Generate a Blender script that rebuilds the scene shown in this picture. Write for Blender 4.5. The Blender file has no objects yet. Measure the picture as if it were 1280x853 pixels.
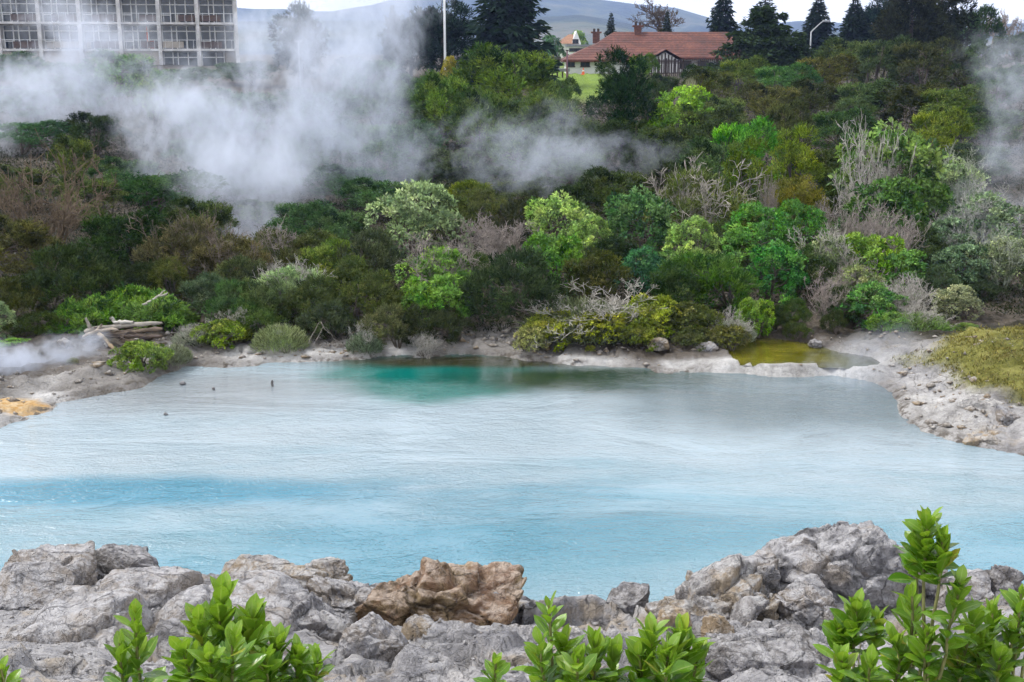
import bpy, math, random
import numpy as np
from mathutils import Vector, Matrix

random.seed(5)
RNG = np.random.default_rng(11)
SC = bpy.context.scene
COL = SC.collection
R = math.radians

# ------------------------------------------------------------------ camera
F = 1500.0
CAMH = 7.0
PITCH = math.atan((426.5 - 60.0) / F)
cp, sp = math.cos(PITCH), math.sin(PITCH)


def at(px, py, Y):
    """the point at depth Y that the photograph shows at (px, py): X, Z"""
    xc, yc = (px - 640.0) / F, (426.5 - py) / F
    t = Y / (cp + yc * sp)
    return xc * t, CAMH + t * (-sp + yc * cp)


def atz(px, py, z):
    """the point of height z seen at (px, py): X, Y"""
    xc, yc = (px - 640.0) / F, (426.5 - py) / F
    t = (z - CAMH) / (-sp + yc * cp)
    return xc * t, t * (cp + yc * sp)


def mapy(Y):
    return float(np.interp(Y, [27.4, 28.5, 30, 33.5, 37, 41, 46, 50], [26.5, 27.1, 28.1, 30.2, 33.2, 37.5, 44.5, 50])) if 27.4 < Y < 50 else Y


def mpp(py, Y):
    """metres per photo pixel at depth Y"""
    yc = (426.5 - py) / F
    return Y / (cp + yc * sp) / F


cam_d = bpy.data.cameras.new('camera')
cam_d.sensor_width = 36.0
cam_d.lens = F / 1280.0 * 36.0
cam_d.clip_start = 0.05
cam_d.clip_end = 20000
cam = bpy.data.objects.new('camera', cam_d)
COL.objects.link(cam)
cam.location = (0, 0, CAMH)
cam.rotation_euler = (math.pi / 2 - PITCH, 0, 0)
SC.camera = cam

# ------------------------------------------------------------------ numpy noise
def _h(ix, iy, iz, seed):
    h = (ix.astype(np.int64) * 374761393 + iy.astype(np.int64) * 668265263 + iz.astype(np.int64) * 2147483647 + seed * 974634777) & 0xFFFFFFFF
    h = ((h ^ (h >> 13)) * 1274126177) & 0xFFFFFFFF
    h = ((h ^ (h >> 16)) * 2246822519) & 0xFFFFFFFF
    h = (h ^ (h >> 15)) & 0xFFFFFFFF
    return h.astype(np.float64) / 4294967295.0


def vnoise(p, seed=0):
    """value noise in 0..1 at points p (n,3)"""
    i = np.floor(p)
    f = p - i
    u = f * f * f * (f * (f * 6 - 15) + 10)
    ix, iy, iz = i[:, 0], i[:, 1], i[:, 2]
    r = 0
    for dx in (0, 1):
        wx = u[:, 0] if dx else 1 - u[:, 0]
        for dy in (0, 1):
            wy = u[:, 1] if dy else 1 - u[:, 1]
            for dz in (0, 1):
                wz = u[:, 2] if dz else 1 - u[:, 2]
                r = r + wx * wy * wz * _h(ix + dx, iy + dy, iz + dz, seed)
    return r


def fbm(p, seed=0, octv=4, gain=0.5, ridged=False):
    r, a, tot = 0, 1.0, 0
    q = p.copy()
    for k in range(octv):
        n = vnoise(q, seed + k * 17)
        if ridged:
            n = 1 - np.abs(2 * n - 1)
        r = r + a * n
        tot += a
        a *= gain
        q = q * 2.03 + 11.7
    return r / tot


def worley(p, seed=0, flat=False):
    i = np.floor(p)
    f1 = np.full(len(p), 9.0)
    f2 = np.full(len(p), 9.0)
    cid = np.zeros(len(p))
    for dx in (-1, 0, 1):
        for dy in (-1, 0, 1):
            for dz in ((0,) if flat else (-1, 0, 1)):
                cx, cy, cz = i[:, 0] + dx, i[:, 1] + dy, i[:, 2] + dz
                qx = cx + _h(cx, cy, cz, seed + 1)
                qy = cy + _h(cx, cy, cz, seed + 2)
                qz = p[:, 2] if flat else cz + _h(cx, cy, cz, seed + 3)
                d = np.sqrt((p[:, 0] - qx) ** 2 + (p[:, 1] - qy) ** 2 + (p[:, 2] - qz) ** 2)
                c = _h(cx, cy, cz, seed + 4)
                near = d < f1
                f2 = np.where(near, f1, np.minimum(f2, d))
                cid = np.where(near, c, cid)
                f1 = np.where(near, d, f1)
    return f1, f2, cid


def facets(p, seed, flat=False):
    """broken-rock relief: every cell is a plane of its own tilt and height"""
    i = np.floor(p)
    f1 = np.full(len(p), 9.0)
    f2 = np.full(len(p), 9.0)
    h = np.zeros(len(p))
    for dx in (-1, 0, 1):
        for dy in (-1, 0, 1):
            for dz in ((0,) if flat else (-1, 0, 1)):
                cx, cy, cz = i[:, 0] + dx, i[:, 1] + dy, i[:, 2] + dz
                o = [p[:, 0] - cx - _h(cx, cy, cz, seed + 1), p[:, 1] - cy - _h(cx, cy, cz, seed + 2), 0 if flat else p[:, 2] - cz - _h(cx, cy, cz, seed + 3)]
                d = np.sqrt(o[0] ** 2 + o[1] ** 2 + o[2] ** 2)
                v = _h(cx, cy, cz, seed + 4) - .5 + sum((_h(cx, cy, cz, seed + 5 + k) - .5) * 1.5 * o[k] for k in range(2 if flat else 3))
                near = d < f1
                f2 = np.where(near, f1, np.minimum(f2, d))
                h = np.where(near, v, h)
                f1 = np.where(near, d, f1)
    return h - 0.35 * ss(f2 - f1, 0.10, 0.0)


def ss(x, a, b):
    t = np.clip((x - a) / (b - a), 0, 1)
    return t * t * (3 - 2 * t)


# ------------------------------------------------------------------ mesh helpers
def mesh_np(name, V, faces, smooth=False):
    """V (n,3); faces: one int array (m,k) or a list of such arrays"""
    if not isinstance(faces, list):
        faces = [faces]
    V = np.asarray(V, dtype=np.float32)
    me = bpy.data.meshes.new(name)
    me.vertices.add(len(V))
    me.vertices.foreach_set('co', V.ravel())
    loops = np.concatenate([np.asarray(f, dtype=np.int32).ravel() for f in faces])
    starts, s = [], 0
    for f in faces:
        m, k = np.asarray(f).shape
        starts.append(s + np.arange(m) * k)
        s += m * k
    starts = np.concatenate(starts).astype(np.int32)
    me.loops.add(len(loops))
    me.loops.foreach_set('vertex_index', loops)
    me.polygons.add(len(starts))
    me.polygons.foreach_set('loop_start', starts)
    if smooth:
        me.polygons.foreach_set('use_smooth', np.ones(len(starts), dtype=bool))
    me.update(calc_edges=True)
    me.validate()
    return me


def link(name, me, mat=None, parent=None, loc=None, rotz=None, scale=None, color=None):
    o = bpy.data.objects.new(name, me)
    COL.objects.link(o)
    if mat is not None and me is not None and len(me.materials) == 0:
        me.materials.append(mat)
    if parent is not None:
        o.parent = parent
    if loc is not None:
        o.location = loc
    if rotz is not None:
        o.rotation_euler = (0, 0, rotz)
    if scale is not None:
        o.scale = scale
    if color is not None:
        o.color = (color[0], color[1], color[2], 1)
    return o


def tag(o, label=None, cat=None, group=None, kind=None):
    if label:
        o['label'] = label
    if cat:
        o['category'] = cat
    if group:
        o['group'] = group
    if kind:
        o['kind'] = kind
    return o


def empty(name, loc, rotz=0):
    o = bpy.data.objects.new(name, None)
    o.empty_display_size = 0.2
    COL.objects.link(o)
    o.location = loc
    o.rotation_euler = (0, 0, rotz)
    return o


class MB:
    """collects boxes and polygons into one mesh"""

    def __init__(self):
        self.v, self.f = [], []

    def box(self, x0, x1, y0, y1, z0, z1):
        b = len(self.v)
        self.v += [(x0, y0, z0), (x1, y0, z0), (x1, y1, z0), (x0, y1, z0), (x0, y0, z1), (x1, y0, z1), (x1, y1, z1), (x0, y1, z1)]
        for q in ((0, 3, 2, 1), (4, 5, 6, 7), (0, 1, 5, 4), (1, 2, 6, 5), (2, 3, 7, 6), (3, 0, 4, 7)):
            self.f.append(tuple(b + i for i in q))
        return self

    def poly(self, verts, faces):
        b = len(self.v)
        self.v += [tuple(v) for v in verts]
        self.f += [tuple(b + i for i in f) for f in faces]
        return self

    def build(self, name, mat, parent=None, loc=None, rotz=None, bevel=0):
        me = bpy.data.meshes.new(name)
        me.from_pydata(self.v, [], self.f)
        me.update()
        o = link(name, me, mat, parent, loc, rotz)
        if bevel:
            m = o.modifiers.new('bevel', 'BEVEL')
            m.width = bevel
            m.segments = 2
        return o


def tubes(segs, sides=4):
    """segs: list of (points (k,3), radii (k,)) polylines; returns V, F as tapered tubes closed at both ends by taper"""
    Vs, Fs, b = [], [], 0
    ang = np.arange(sides) / sides * 2 * math.pi
    ca, sa = np.cos(ang), np.sin(ang)
    for P, rad in segs:
        P = np.asarray(P, float)
        rad = np.asarray(rad, float)
        T = np.gradient(P, axis=0)
        T /= np.linalg.norm(T, axis=1)[:, None] + 1e-9
        ref = np.array([0.0, 0.0, 1.0]) if abs(T[0, 2]) < 0.9 else np.array([1.0, 0.0, 0.0])
        A = np.cross(T, ref)
        A /= np.linalg.norm(A, axis=1)[:, None] + 1e-9
        B = np.cross(T, A)
        ring = P[:, None, :] + rad[:, None, None] * (A[:, None, :] * ca[None, :, None] + B[:, None, :] * sa[None, :, None])
        k = len(P)
        Vs.append(ring.reshape(-1, 3))
        i = np.arange(k - 1)[:, None] * sides
        j = np.arange(sides)[None, :]
        jn = (j + 1) % sides
        q = np.stack([b + i + j, b + i + jn, b + i + sides + jn, b + i + sides + j], -1).reshape(-1, 4)
        Fs.append(q)
        b += k * sides
    return np.concatenate(Vs), np.concatenate(Fs)


# ------------------------------------------------------------------ materials
class NT:
    """small helper round a node tree"""

    def __init__(self, mat_or_tree):
        self.t = mat_or_tree
        self.n, self.l = self.t.nodes, self.t.links

    def add(self, typ, **kw):
        nd = self.n.new(typ)
        for k, v in kw.items():
            setattr(nd, k, v)
        return nd

    def put(self, sock, v):
        if hasattr(v, 'is_output') or isinstance(v, bpy.types.NodeSocket):
            self.l.new(v, sock)
        elif v is not None:
            sock.default_value = v

    def math(self, op, a, b=None, c=None, clamp=False):
        nd = self.add('ShaderNodeMath', operation=op)
        nd.use_clamp = clamp
        self.put(nd.inputs[0], a)
        if b is not None:
            self.put(nd.inputs[1], b)
        if c is not None:
            self.put(nd.inputs[2], c)
        return nd.outputs[0]

    def mix(self, fac, a, b, mode='MIX'):
        nd = self.add('ShaderNodeMix', data_type='RGBA', blend_type=mode)
        self.put(nd.inputs[0], fac)
        self.put(nd.inputs[6], col4(a))
        self.put(nd.inputs[7], col4(b))
        return nd.outputs[2]

    def noise(self, vec, scale, detail=4, rough=0.5, dist=0.0, out=0):
        nd = self.add('ShaderNodeTexNoise')
        if vec is not None:
            self.put(nd.inputs['Vector'], vec)
        nd.inputs['Scale'].default_value = scale
        nd.inputs['Detail'].default_value = detail
        nd.inputs['Roughness'].default_value = rough
        nd.inputs['Distortion'].default_value = dist
        return nd.outputs[out]

    def voro(self, vec, scale, feature='F1', out='Distance', rand=1.0):
        nd = self.add('ShaderNodeTexVoronoi', feature=feature)
        if vec is not None:
            self.put(nd.inputs['Vector'], vec)
        nd.inputs['Scale'].default_value = scale
        nd.inputs['Randomness'].default_value = rand
        return nd.outputs[out]

    def ramp(self, fac, stops):
        nd = self.add('ShaderNodeValToRGB')
        e = nd.color_ramp.elements
        e[0].position, e[0].color = stops[0][0], col4(stops[0][1])
        e[1].position, e[1].color = stops[-1][0], col4(stops[-1][1])
        for p, c in stops[1:-1]:
            x = e.new(p)
            x.color = col4(c)
        self.put(nd.inputs[0], fac)
        return nd.outputs[0]

    def rng(self, v, a, b, c=0.0, d=1.0, smooth=True):
        nd = self.add('ShaderNodeMapRange', interpolation_type='SMOOTHSTEP' if smooth else 'LINEAR')
        self.put(nd.inputs[0], v)
        nd.inputs[1].default_value, nd.inputs[2].default_value = a, b
        nd.inputs[3].default_value, nd.inputs[4].default_value = c, d
        return nd.outputs[0]

    def vec(self, v, loc=(0, 0, 0), scale=(1, 1, 1), rot=(0, 0, 0)):
        nd = self.add('ShaderNodeMapping')
        self.put(nd.inputs[0], v)
        nd.inputs[1].default_value = loc
        nd.inputs[2].default_value = rot
        nd.inputs[3].default_value = scale
        return nd.outputs[0]

    def bump(self, h, strength, distance, normal=None):
        nd = self.add('ShaderNodeBump')
        nd.inputs['Strength'].default_value = strength
        nd.inputs['Distance'].default_value = distance
        self.put(nd.inputs['Height'], h)
        if normal is not None:
            self.put(nd.inputs['Normal'], normal)
        return nd.outputs[0]


def col4(c):
    if isinstance(c, (tuple, list)):
        return tuple(c) if len(c) == 4 else (c[0], c[1], c[2], 1.0)
    if isinstance(c, (int, float)):
        return (c, c, c, 1.0)
    return c


def new_mat(name):
    m = bpy.data.materials.new(name)
    m.use_nodes = True
    nt = NT(m.node_tree)
    bs = nt.n['Principled BSDF']
    out = nt.n['Material Output']
    return m, nt, bs, out


def simple(name, c, rough=0.6, metal=0.0, var=0.25, scale=3.0, bump=0.0, spec=0.4):
    m, nt, bs, out = new_mat(name)
    tc = nt.add('ShaderNodeTexCoord').outputs['Object']
    n = nt.noise(tc, scale, 6, 0.6)
    c0 = tuple(max(0, x * (1 - var)) for x in c)
    c1 = tuple(min(1, x * (1 + var)) for x in c)
    nt.put(bs.inputs['Base Color'], nt.mix(nt.rng(n, 0.3, 0.7), c0, c1))
    bs.inputs['Roughness'].default_value = rough
    bs.inputs['Metallic'].default_value = metal
    bs.inputs['Specular IOR Level'].default_value = spec
    if bump:
        nt.put(bs.inputs['Normal'], nt.bump(nt.noise(tc, scale * 6, 6, 0.6), bump, 0.02))
    return m


def leaf_mat(name, rough=0.5, transl=0.25, spec=0.35, var=0.55):
    m, nt, bs, out = new_mat(name)
    oi = nt.add('ShaderNodeObjectInfo').outputs['Color']
    rnd = nt.add('ShaderNodeNewGeometry').outputs['Random Per Island']
    tc = nt.add('ShaderNodeTexCoord').outputs['Object']
    big = nt.noise(tc, 1.6, 3, 0.6)
    k = nt.math('ADD', nt.math('MULTIPLY', rnd, 2 * var), nt.math('MULTIPLY_ADD', big, 0.8, 1 - var - 0.4))
    tone = nt.add('ShaderNodeAttribute', attribute_name='tone').outputs['Fac']
    k = nt.math('MULTIPLY', k, nt.math('ADD', tone, 1.0))
    hs = nt.add('ShaderNodeHueSaturation')
    nt.put(hs.inputs['Color'], oi)
    nt.put(hs.inputs['Hue'], nt.math('ADD', nt.math('MULTIPLY_ADD', big, 0.08, 0.466), nt.math('MULTIPLY_ADD', tone, -0.05, nt.math('MULTIPLY', rnd, -0.012))))
    nt.put(hs.inputs['Saturation'], nt.math('MULTIPLY_ADD', nt.noise(tc, 0.9, 2, 0.5), 0.5, 0.72))
    nt.put(hs.inputs['Value'], k)
    c = hs.outputs[0]
    nt.put(bs.inputs['Base Color'], c)
    bs.inputs['Roughness'].default_value = rough
    bs.inputs['Specular IOR Level'].default_value = spec
    tr = nt.add('ShaderNodeBsdfTranslucent')
    nt.put(tr.inputs['Color'], c)
    mx = nt.add('ShaderNodeMixShader')
    mx.inputs[0].default_value = transl
    nt.l.new(bs.outputs[0], mx.inputs[1])
    nt.l.new(tr.outputs[0], mx.inputs[2])
    nt.l.new(mx.outputs[0], out.inputs['Surface'])
    return m


def bark_mat(name):
    m, nt, bs, out = new_mat(name)
    oi = nt.add('ShaderNodeObjectInfo').outputs['Color']
    tc = nt.add('ShaderNodeTexCoord').outputs['Object']
    n = nt.noise(tc, 6.0, 6, 0.65)
    hs = nt.add('ShaderNodeHueSaturation')
    nt.put(hs.inputs['Color'], oi)
    nt.put(hs.inputs['Value'], nt.rng(n, 0.25, 0.75, 0.55, 1.45))
    nt.put(bs.inputs['Base Color'], hs.outputs[0])
    bs.inputs['Roughness'].default_value = 0.85
    bs.inputs['Specular IOR Level'].default_value = 0.2
    nt.put(bs.inputs['Normal'], nt.bump(nt.noise(nt.vec(tc, scale=(30, 30, 6)), 1.0, 5, 0.6), 0.5, 0.02))
    return m


def rock_mat(name, dark, mid, light, stain=None, stain_fac=0.0, scale=1.0, top=None):
    m, nt, bs, out = new_mat(name)
    tc = nt.add('ShaderNodeTexCoord').outputs['Object']
    pos = nt.vec(tc, scale=(scale,) * 3)
    n1 = nt.noise(pos, 1.3, 9, 0.62, 0.4)
    n2 = nt.noise(pos, 7.0, 8, 0.68)
    n3 = nt.noise(pos, 38.0, 4, 0.7)
    mixn = nt.math('ADD', nt.math('MULTIPLY', n1, 0.55), nt.math('ADD', nt.math('MULTIPLY', n2, 0.33), nt.math('MULTIPLY', n3, 0.12)))
    c = nt.ramp(mixn, [(0.36, dark), (0.47, mid), (0.54, light), (0.66, tuple(min(1, x * 1.25) for x in light))])
    if stain:
        c = nt.mix(nt.math('MULTIPLY', nt.rng(nt.noise(nt.vec(pos, loc=(3, 7, 1)), 1.8, 6, 0.6, 0.6), 0.46, 0.6), stain_fac), c, stain)
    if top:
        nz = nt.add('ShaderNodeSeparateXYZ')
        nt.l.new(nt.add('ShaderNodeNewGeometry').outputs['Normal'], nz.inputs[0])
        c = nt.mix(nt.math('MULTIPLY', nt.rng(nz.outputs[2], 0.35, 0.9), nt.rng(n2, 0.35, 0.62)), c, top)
    wc = nt.mix(0.22, pos, nt.noise(pos, 2.0, 4, 0.6, out=1))
    ck = nt.math('MULTIPLY', nt.rng(nt.voro(wc, 2.6, 'DISTANCE_TO_EDGE'), 0.0, 0.035, 1.0, 0.0), nt.rng(n1, 0.40, 0.54))
    c = nt.mix(nt.math('MULTIPLY', ck, 0.65), c, tuple(x * 0.35 for x in dark))
    # lichen specks and dark pits
    sp_ = nt.math('MULTIPLY', nt.rng(nt.voro(pos, 26.0), 0.0, 0.16, 1.0, 0.0), nt.rng(nt.noise(pos, 3.0, 3), 0.5, 0.62))
    c = nt.mix(nt.math('MULTIPLY', sp_, 0.6), c, tuple(x * 0.35 for x in dark))
    nt.put(bs.inputs['Base Color'], c)
    bs.inputs['Roughness'].default_value = 0.88
    bs.inputs['Specular IOR Level'].default_value = 0.25
    warp = nt.add('ShaderNodeVectorMath', operation='ADD')
    nt.put(warp.inputs[0], pos)
    nt.put(warp.inputs[1], nt.noise(pos, 2.5, 4, 0.6, out=1))
    crack = nt.rng(nt.voro(warp.outputs[0], 3.2, 'DISTANCE_TO_EDGE'), 0.0, 0.06)
    crack2 = nt.rng(nt.voro(warp.outputs[0], 11.0, 'DISTANCE_TO_EDGE'), 0.0, 0.08)
    hgt = nt.math('ADD', nt.math('MULTIPLY', n2, 1.0), nt.math('ADD', nt.math('MULTIPLY', crack, 0.25), nt.math('MULTIPLY', crack2, 0.12)))
    b1 = nt.bump(hgt, 0.9, 0.07)
    b2 = nt.bump(n3, 0.7, 0.015, b1)
    nt.put(bs.inputs['Normal'], b2)
    return m


M_LEAF = leaf_mat('broad_leaf', 0.5, 0.28, 0.18)
M_FINE = leaf_mat('fine_leaf', 0.7, 0.22, 0.05, 0.6)
M_BARK = bark_mat('bark')
# ------------------------------------------------------------------ pool outline and terrain
SHORE_PX = [(0, 537), (40, 521), (75, 504), (130, 492), (182, 481), (212, 466), (240, 459), (300, 459), (355, 455), (420, 452),
            (470, 447), (540, 446), (600, 444), (640, 447), (690, 455), (750, 460), (850, 465), (930, 467), (960, 471), (1000, 472), (1040, 469),
            (1085, 476), (1118, 490), (1130, 515), (1150, 538), (1200, 553), (1280, 571), (1400, 600)]
POOL = [atz(x, y, 0.0) for x, y in SHORE_PX]
POOL = [(-24, 20.0), (-14.0, 21.2)] + POOL + [(24, 17.5), (24, 13.7), (12, 13.6), (4, 14.0), (-4, 13.8), (-12, 13.6), (-24, 13.7)]
PONDZ = 0.16
POND = [atz(x, y, PONDZ) for x, y in [(912, 447), (905, 436), (935, 424), (960, 422), (1005, 428), (1050, 440), (1090, 446), (1108, 454),
                                       (1095, 460), (1065, 461), (1040, 459), (1000, 458), (950, 458), (925, 456)]]


def sdf(poly, X, Y):
    d = np.full(X.shape, 1e9)
    ins = np.zeros(X.shape, bool)
    n = len(poly)
    for i in range(n):
        ax, ay = poly[i]
        bx, by = poly[(i + 1) % n]
        ex, ey = bx - ax, by - ay
        t = np.clip(((X - ax) * ex + (Y - ay) * ey) / (ex * ex + ey * ey + 1e-12), 0, 1)
        d = np.minimum(d, np.hypot(X - ax - t * ex, Y - ay - t * ey))
        c = ((ay > Y) != (by > Y)) & (X < (bx - ax) * (Y - ay) / (by - ay + 1e-12) + ax)
        ins ^= c
    return np.where(ins, -d, d)


def n2(X, Y, s, seed, octv=4, ridged=False):
    p = np.stack([X.ravel() * s, Y.ravel() * s, np.zeros(X.size)], 1)
    return fbm(p, seed, octv, 0.5, ridged).reshape(X.shape)


HILL_Y = [0, 26, 28.3, 31, 40, 50, 60, 80, 100, 120, 160, 300, 800, 4000]
HILL_Z = [0, 0, .03, .06, .14, .35, .75, 2.0, 3.2, 4.15, 4.5, 4.0, 2.0, 0]
NEAR_Y = [-40, 0, 3, 6, 8, 10, 11.2, 12.0, 13.0, 14.5, 30]
NEAR_Z = [5.6, 5.3, 4.5, 3.25, 2.42, 1.86, 1.55, 1.2, 0.35, -0.7, -0.7]
MOUND = atz(1268, 455, 0.6)


def terrain(X, Y, fine=False):
    X = np.asarray(X, float)
    Y = np.asarray(Y, float)
    sh = X.shape
    X, Y = np.atleast_1d(X), np.atleast_1d(Y)
    wob = (n2(X, Y, 1.1, 3, 3) - 0.5) * 0.7 + (n2(X, Y, 4.0, 4, 2) - 0.5) * 0.22
    sp_ = sdf(POND, X, Y)
    sd = sdf(POOL, X, Y) + wob * ss(Y, 16, 20) * ss(sp_, 0.45, 1.6)
    sp_ = sp_ + wob * 0.12
    far = 0.11 * ss(sd, 0.0, 0.3) + 0.10 * ss(sd, 0.25, 1.6) + np.interp(Y, HILL_Y, HILL_Z) * ss(sd, 0.3, 2.5)
    far += ss(sd, 0.2, 1.5) * ((n2(X, Y, 0.9, 8, 4) - 0.5) * 0.22 + (n2(X, Y, 3.5, 9, 3, True) - 0.5) * 0.12)
    far += 0.06 * (n2(X, Y, 5.0, 21, 3, True) - .5) * ss(sd, 0, 0.3)
    if fine:
        pf = np.stack([X.ravel(), Y.ravel() * 1.3, np.zeros(X.size)], 1)
        far += (facets(pf * 1.1, 31, True) * 0.12 + facets(pf * 2.7, 33, True) * 0.06).reshape(X.shape) * ss(sd, 0.15, 0.8) * ss(sp_, 0.2, 0.6)
    mx, my = MOUND
    m = np.exp(-(((X - mx - 1.2) / 3.1) ** 2 + ((Y - my) / 3.6) ** 2))
    far += m * ss(sd, 0.15, 2.2) * (0.85 + 0.25 * (n2(X, Y, 1.3, 15, 3) - .5))
    far += ss(np.abs(X), 12, 30) * ss(sd, 2, 10) * 0.5
    # rolling hillside
    far += ss(Y, 34, 60) * ss(Y, 104, 84) * (n2(X, Y, 0.05, 31, 3) - 0.5) * 1.4
    far = far * ss(sd, -0.05, 0.0) - 0.9 * ss(-sd, 0.0, 2.5) - 0.04 * (sd < 0)
    # low dam and basin of the pond
    k = ss(sp_, 0.02, 0.3)
    k2 = ss(sp_, 0.25, 0.9)
    bas = np.where(sp_ < 0, PONDZ - 0.25 * ss(-sp_, 0, 0.4), PONDZ + 0.05 + 0.06 * n2(X, Y, 2.6, 77, 3))
    near_p = (1 - k2) * ss(sd, -0.02, 0.16)
    far = far * (1 - near_p) + near_p * (bas * (1 - k) + k * np.maximum(np.minimum(far, PONDZ + 0.20), PONDZ + 0.06))
    near = np.interp(Y, NEAR_Y, NEAR_Z)
    near += ss(X, 2.5, 5) * 0.18 * ss(Y, 13, 11) - 0.10 * np.exp(-((X - 0.9) / 1.6) ** 2) * ss(Y, 9, 11)
    near += ss(-X, 1.2, 3.0) * 0.2 * ss(Y, 13, 11)
    if fine:
        p = np.stack([X.ravel(), Y.ravel(), np.zeros(X.size)], 1)
        wx = (fbm(p * 1.4, 51, 3) - .5) * 0.9
        wy = (fbm(p * 1.4, 61, 3) - .5) * 0.9
        q = np.stack([p[:, 0] + wx, (p[:, 1] + wy) * 1.5, np.zeros(len(p))], 1)
        mask = ss(Y, 4.5, 6.0) * ss(Y, 13.6, 12.5)
        area = ss(n2(X, Y, 0.55, 71, 3), 0.40, 0.56)
        blk = facets(q * 1.1, 5, True) * 0.26 + facets(q * 2.9 + 3, 6, True) * 0.10 + facets(q * 7.5 + 9, 7, True) * 0.04
        sm = 0.16 * (fbm(p * 1.1, 91, 4) - .5) + 0.07 * (fbm(p * 6.0, 95, 4, 0.6) - .5)
        near = near + mask * (blk.reshape(X.shape) * (0.22 + 0.78 * area) + 0.7 * sm.reshape(X.shape))
    w = ss(Y, 14.2, 16.5)
    z = near * (1 - w) + far * w
    return z.reshape(sh)


def tz(x, y):
    return float(terrain(np.array([x]), np.array([y]))[0])


def grow(a, b, step, fac):
    out, s = [], step
    while a < b:
        s *= fac
        a += s
        out.append(a)
    return out


xs = list(np.arange(-7.2, 7.21, 0.04))
e1 = [7.2 + 0.14 * i for i in range(1, 80)]
e2 = e1 + grow(e1[-1], 6000, 0.3, 1.22)
xs = np.array([-v for v in e2[::-1]] + xs + e2)
ys = list(np.arange(6.8, 13.6, 0.04))
yl = grow(0, 46, 0.06, 1.25)
ym = list(np.arange(13.7, 20, 0.25)) + list(np.arange(20, 31.5, 0.11))
yf = grow(ym[-1], 9000, 0.15, 1.10)
ys = np.array([6.8 - v for v in yl[::-1]] + ys + ym + yf)
GX, GY = np.meshgrid(xs, ys)
GZ = terrain(GX, GY, True)
GZ = np.where((np.abs(GX) > 600) | (GY > 900), np.minimum(GZ, 0.0), GZ)
nx, ny = len(xs), len(ys)
i = np.arange(nx - 1)[None, :] + np.arange(ny - 1)[:, None] * nx
quads = np.stack([i, i + 1, i + nx + 1, i + nx], -1).reshape(-1, 4)
gme = mesh_np('ground', np.stack([GX.ravel(), GY.ravel(), GZ.ravel()], 1), quads, True)
# zones: R pale sinter, G brown soil, B moss and dry grass, A mown lawn
wob = (n2(GX, GY, 0.9, 3, 4) - 0.5) * 1.6
sdp = sdf(POOL, GX, GY)
spd = sdf(POND, GX, GY)
farz = ss(GY, 17, 19)
pxs = GX / np.maximum(GY, 1) * F / cp * 0.985 + 640
sinter = farz * ss(sdp + wob, 3.2, 1.2) * (0.45 + 0.55 * ss(n2(GX, GY, 0.7, 12, 4), 0.38, 0.55))
soil = farz * ss(sdp + wob, 0.4, 2.2)
brownbank = np.exp(-(((GX - 3.4) / 2.4) ** 2)) * ss(sdp + 0.4 * wob, 0.25, 0.7) * farz
sinter = sinter * (1 - 0.85 * brownbank) * (1 - 0.6 * ss(GX, 7.6, 9.2) * farz)
soil = np.maximum(soil, brownbank) * (1 - 0.75 * ss(GX, 7.4, 8.6) * ss(GY, 29, 27.5))
mx, my = MOUND
mo = np.exp(-(((GX - mx - 1.0) / 2.9) ** 2 + ((GY - my) / 3.1) ** 2))
moss = farz * ss(mo + 0.45 * (n2(GX, GY, 1.4, 44, 4) - .5), 0.32, 0.5) * ss(sdp + 0.5 * wob, 0.7, 1.3)
lawn = ss(GY, 92, 100) * ss(GX, 1.0, 3.5) * ss(GX, 11.5, 9.5) * ss(n2(GX, GY, 0.12, 45, 2), 0.2, 0.4)
# ochre mineral deposit on the left terrace
lx, ly = atz(20, 508, 0.1)
ochre = np.exp(-(((GX - lx) / 1.1) ** 2 + ((GY - ly) / 0.55) ** 2)) * ss(sdp, -0.2, 0.1)
ochre = ss(ochre + 0.6 * (n2(GX, GY, 2.5, 47, 4) - .5), 0.3, 0.6)
za = gme.color_attributes.new('zone', 'FLOAT_COLOR', 'POINT')
za.data.foreach_set('color', np.stack([sinter, soil, moss, lawn], -1).astype(np.float32).ravel())
zb = gme.color_attributes.new('deposit', 'FLOAT_COLOR', 'POINT')
zb.data.foreach_set('color', np.stack([ochre, ss(GY, 14.5, 17) * (1 - 0.85 * ss(GX, 7.4, 8.6) * ss(GY, 29, 27.5)), ss(sdp, 0.35, 0.0) * farz * ss(spd, 0.5, 1.0), 1 - ss(sdp + wob, 1.4, 3.0) * farz], -1).astype(np.float32).ravel())

m, nt, bs, out = new_mat('ground')
pos = nt.add('ShaderNodeTexCoord').outputs['Object']
zn = nt.add('ShaderNodeVertexColor', layer_name='zone')
sep = nt.add('ShaderNodeSeparateColor')
nt.l.new(zn.outputs[0], sep.inputs[0])
zd = nt.add('ShaderNodeVertexColor', layer_name='deposit')
sed = nt.add('ShaderNodeSeparateColor')
nt.l.new(zd.outputs[0], sed.inputs[0])
nA = nt.noise(pos, 0.9, 9, 0.62, 0.5)
nB = nt.noise(pos, 5.5, 8, 0.68)
nC = nt.noise(pos, 40.0, 4, 0.7)
mixn = nt.math('ADD', nt.math('MULTIPLY', nA, 0.5), nt.math('ADD', nt.math('MULTIPLY', nB, 0.36), nt.math('MULTIPLY', nC, 0.14)))
rockc = nt.ramp(mixn, [(0.36, (.10, .095, .10)), (0.45, (.24, .235, .245)), (0.53, (.36, .35, .355)), (0.66, (.52, .50, .49))])
rockc = nt.mix(nt.math('MULTIPLY', nt.rng(nt.noise(nt.vec(pos, loc=(5, 2, 0)), 1.7, 6, 0.65), 0.52, 0.64), 0.55), rockc, (.36, .29, .20))
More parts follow.
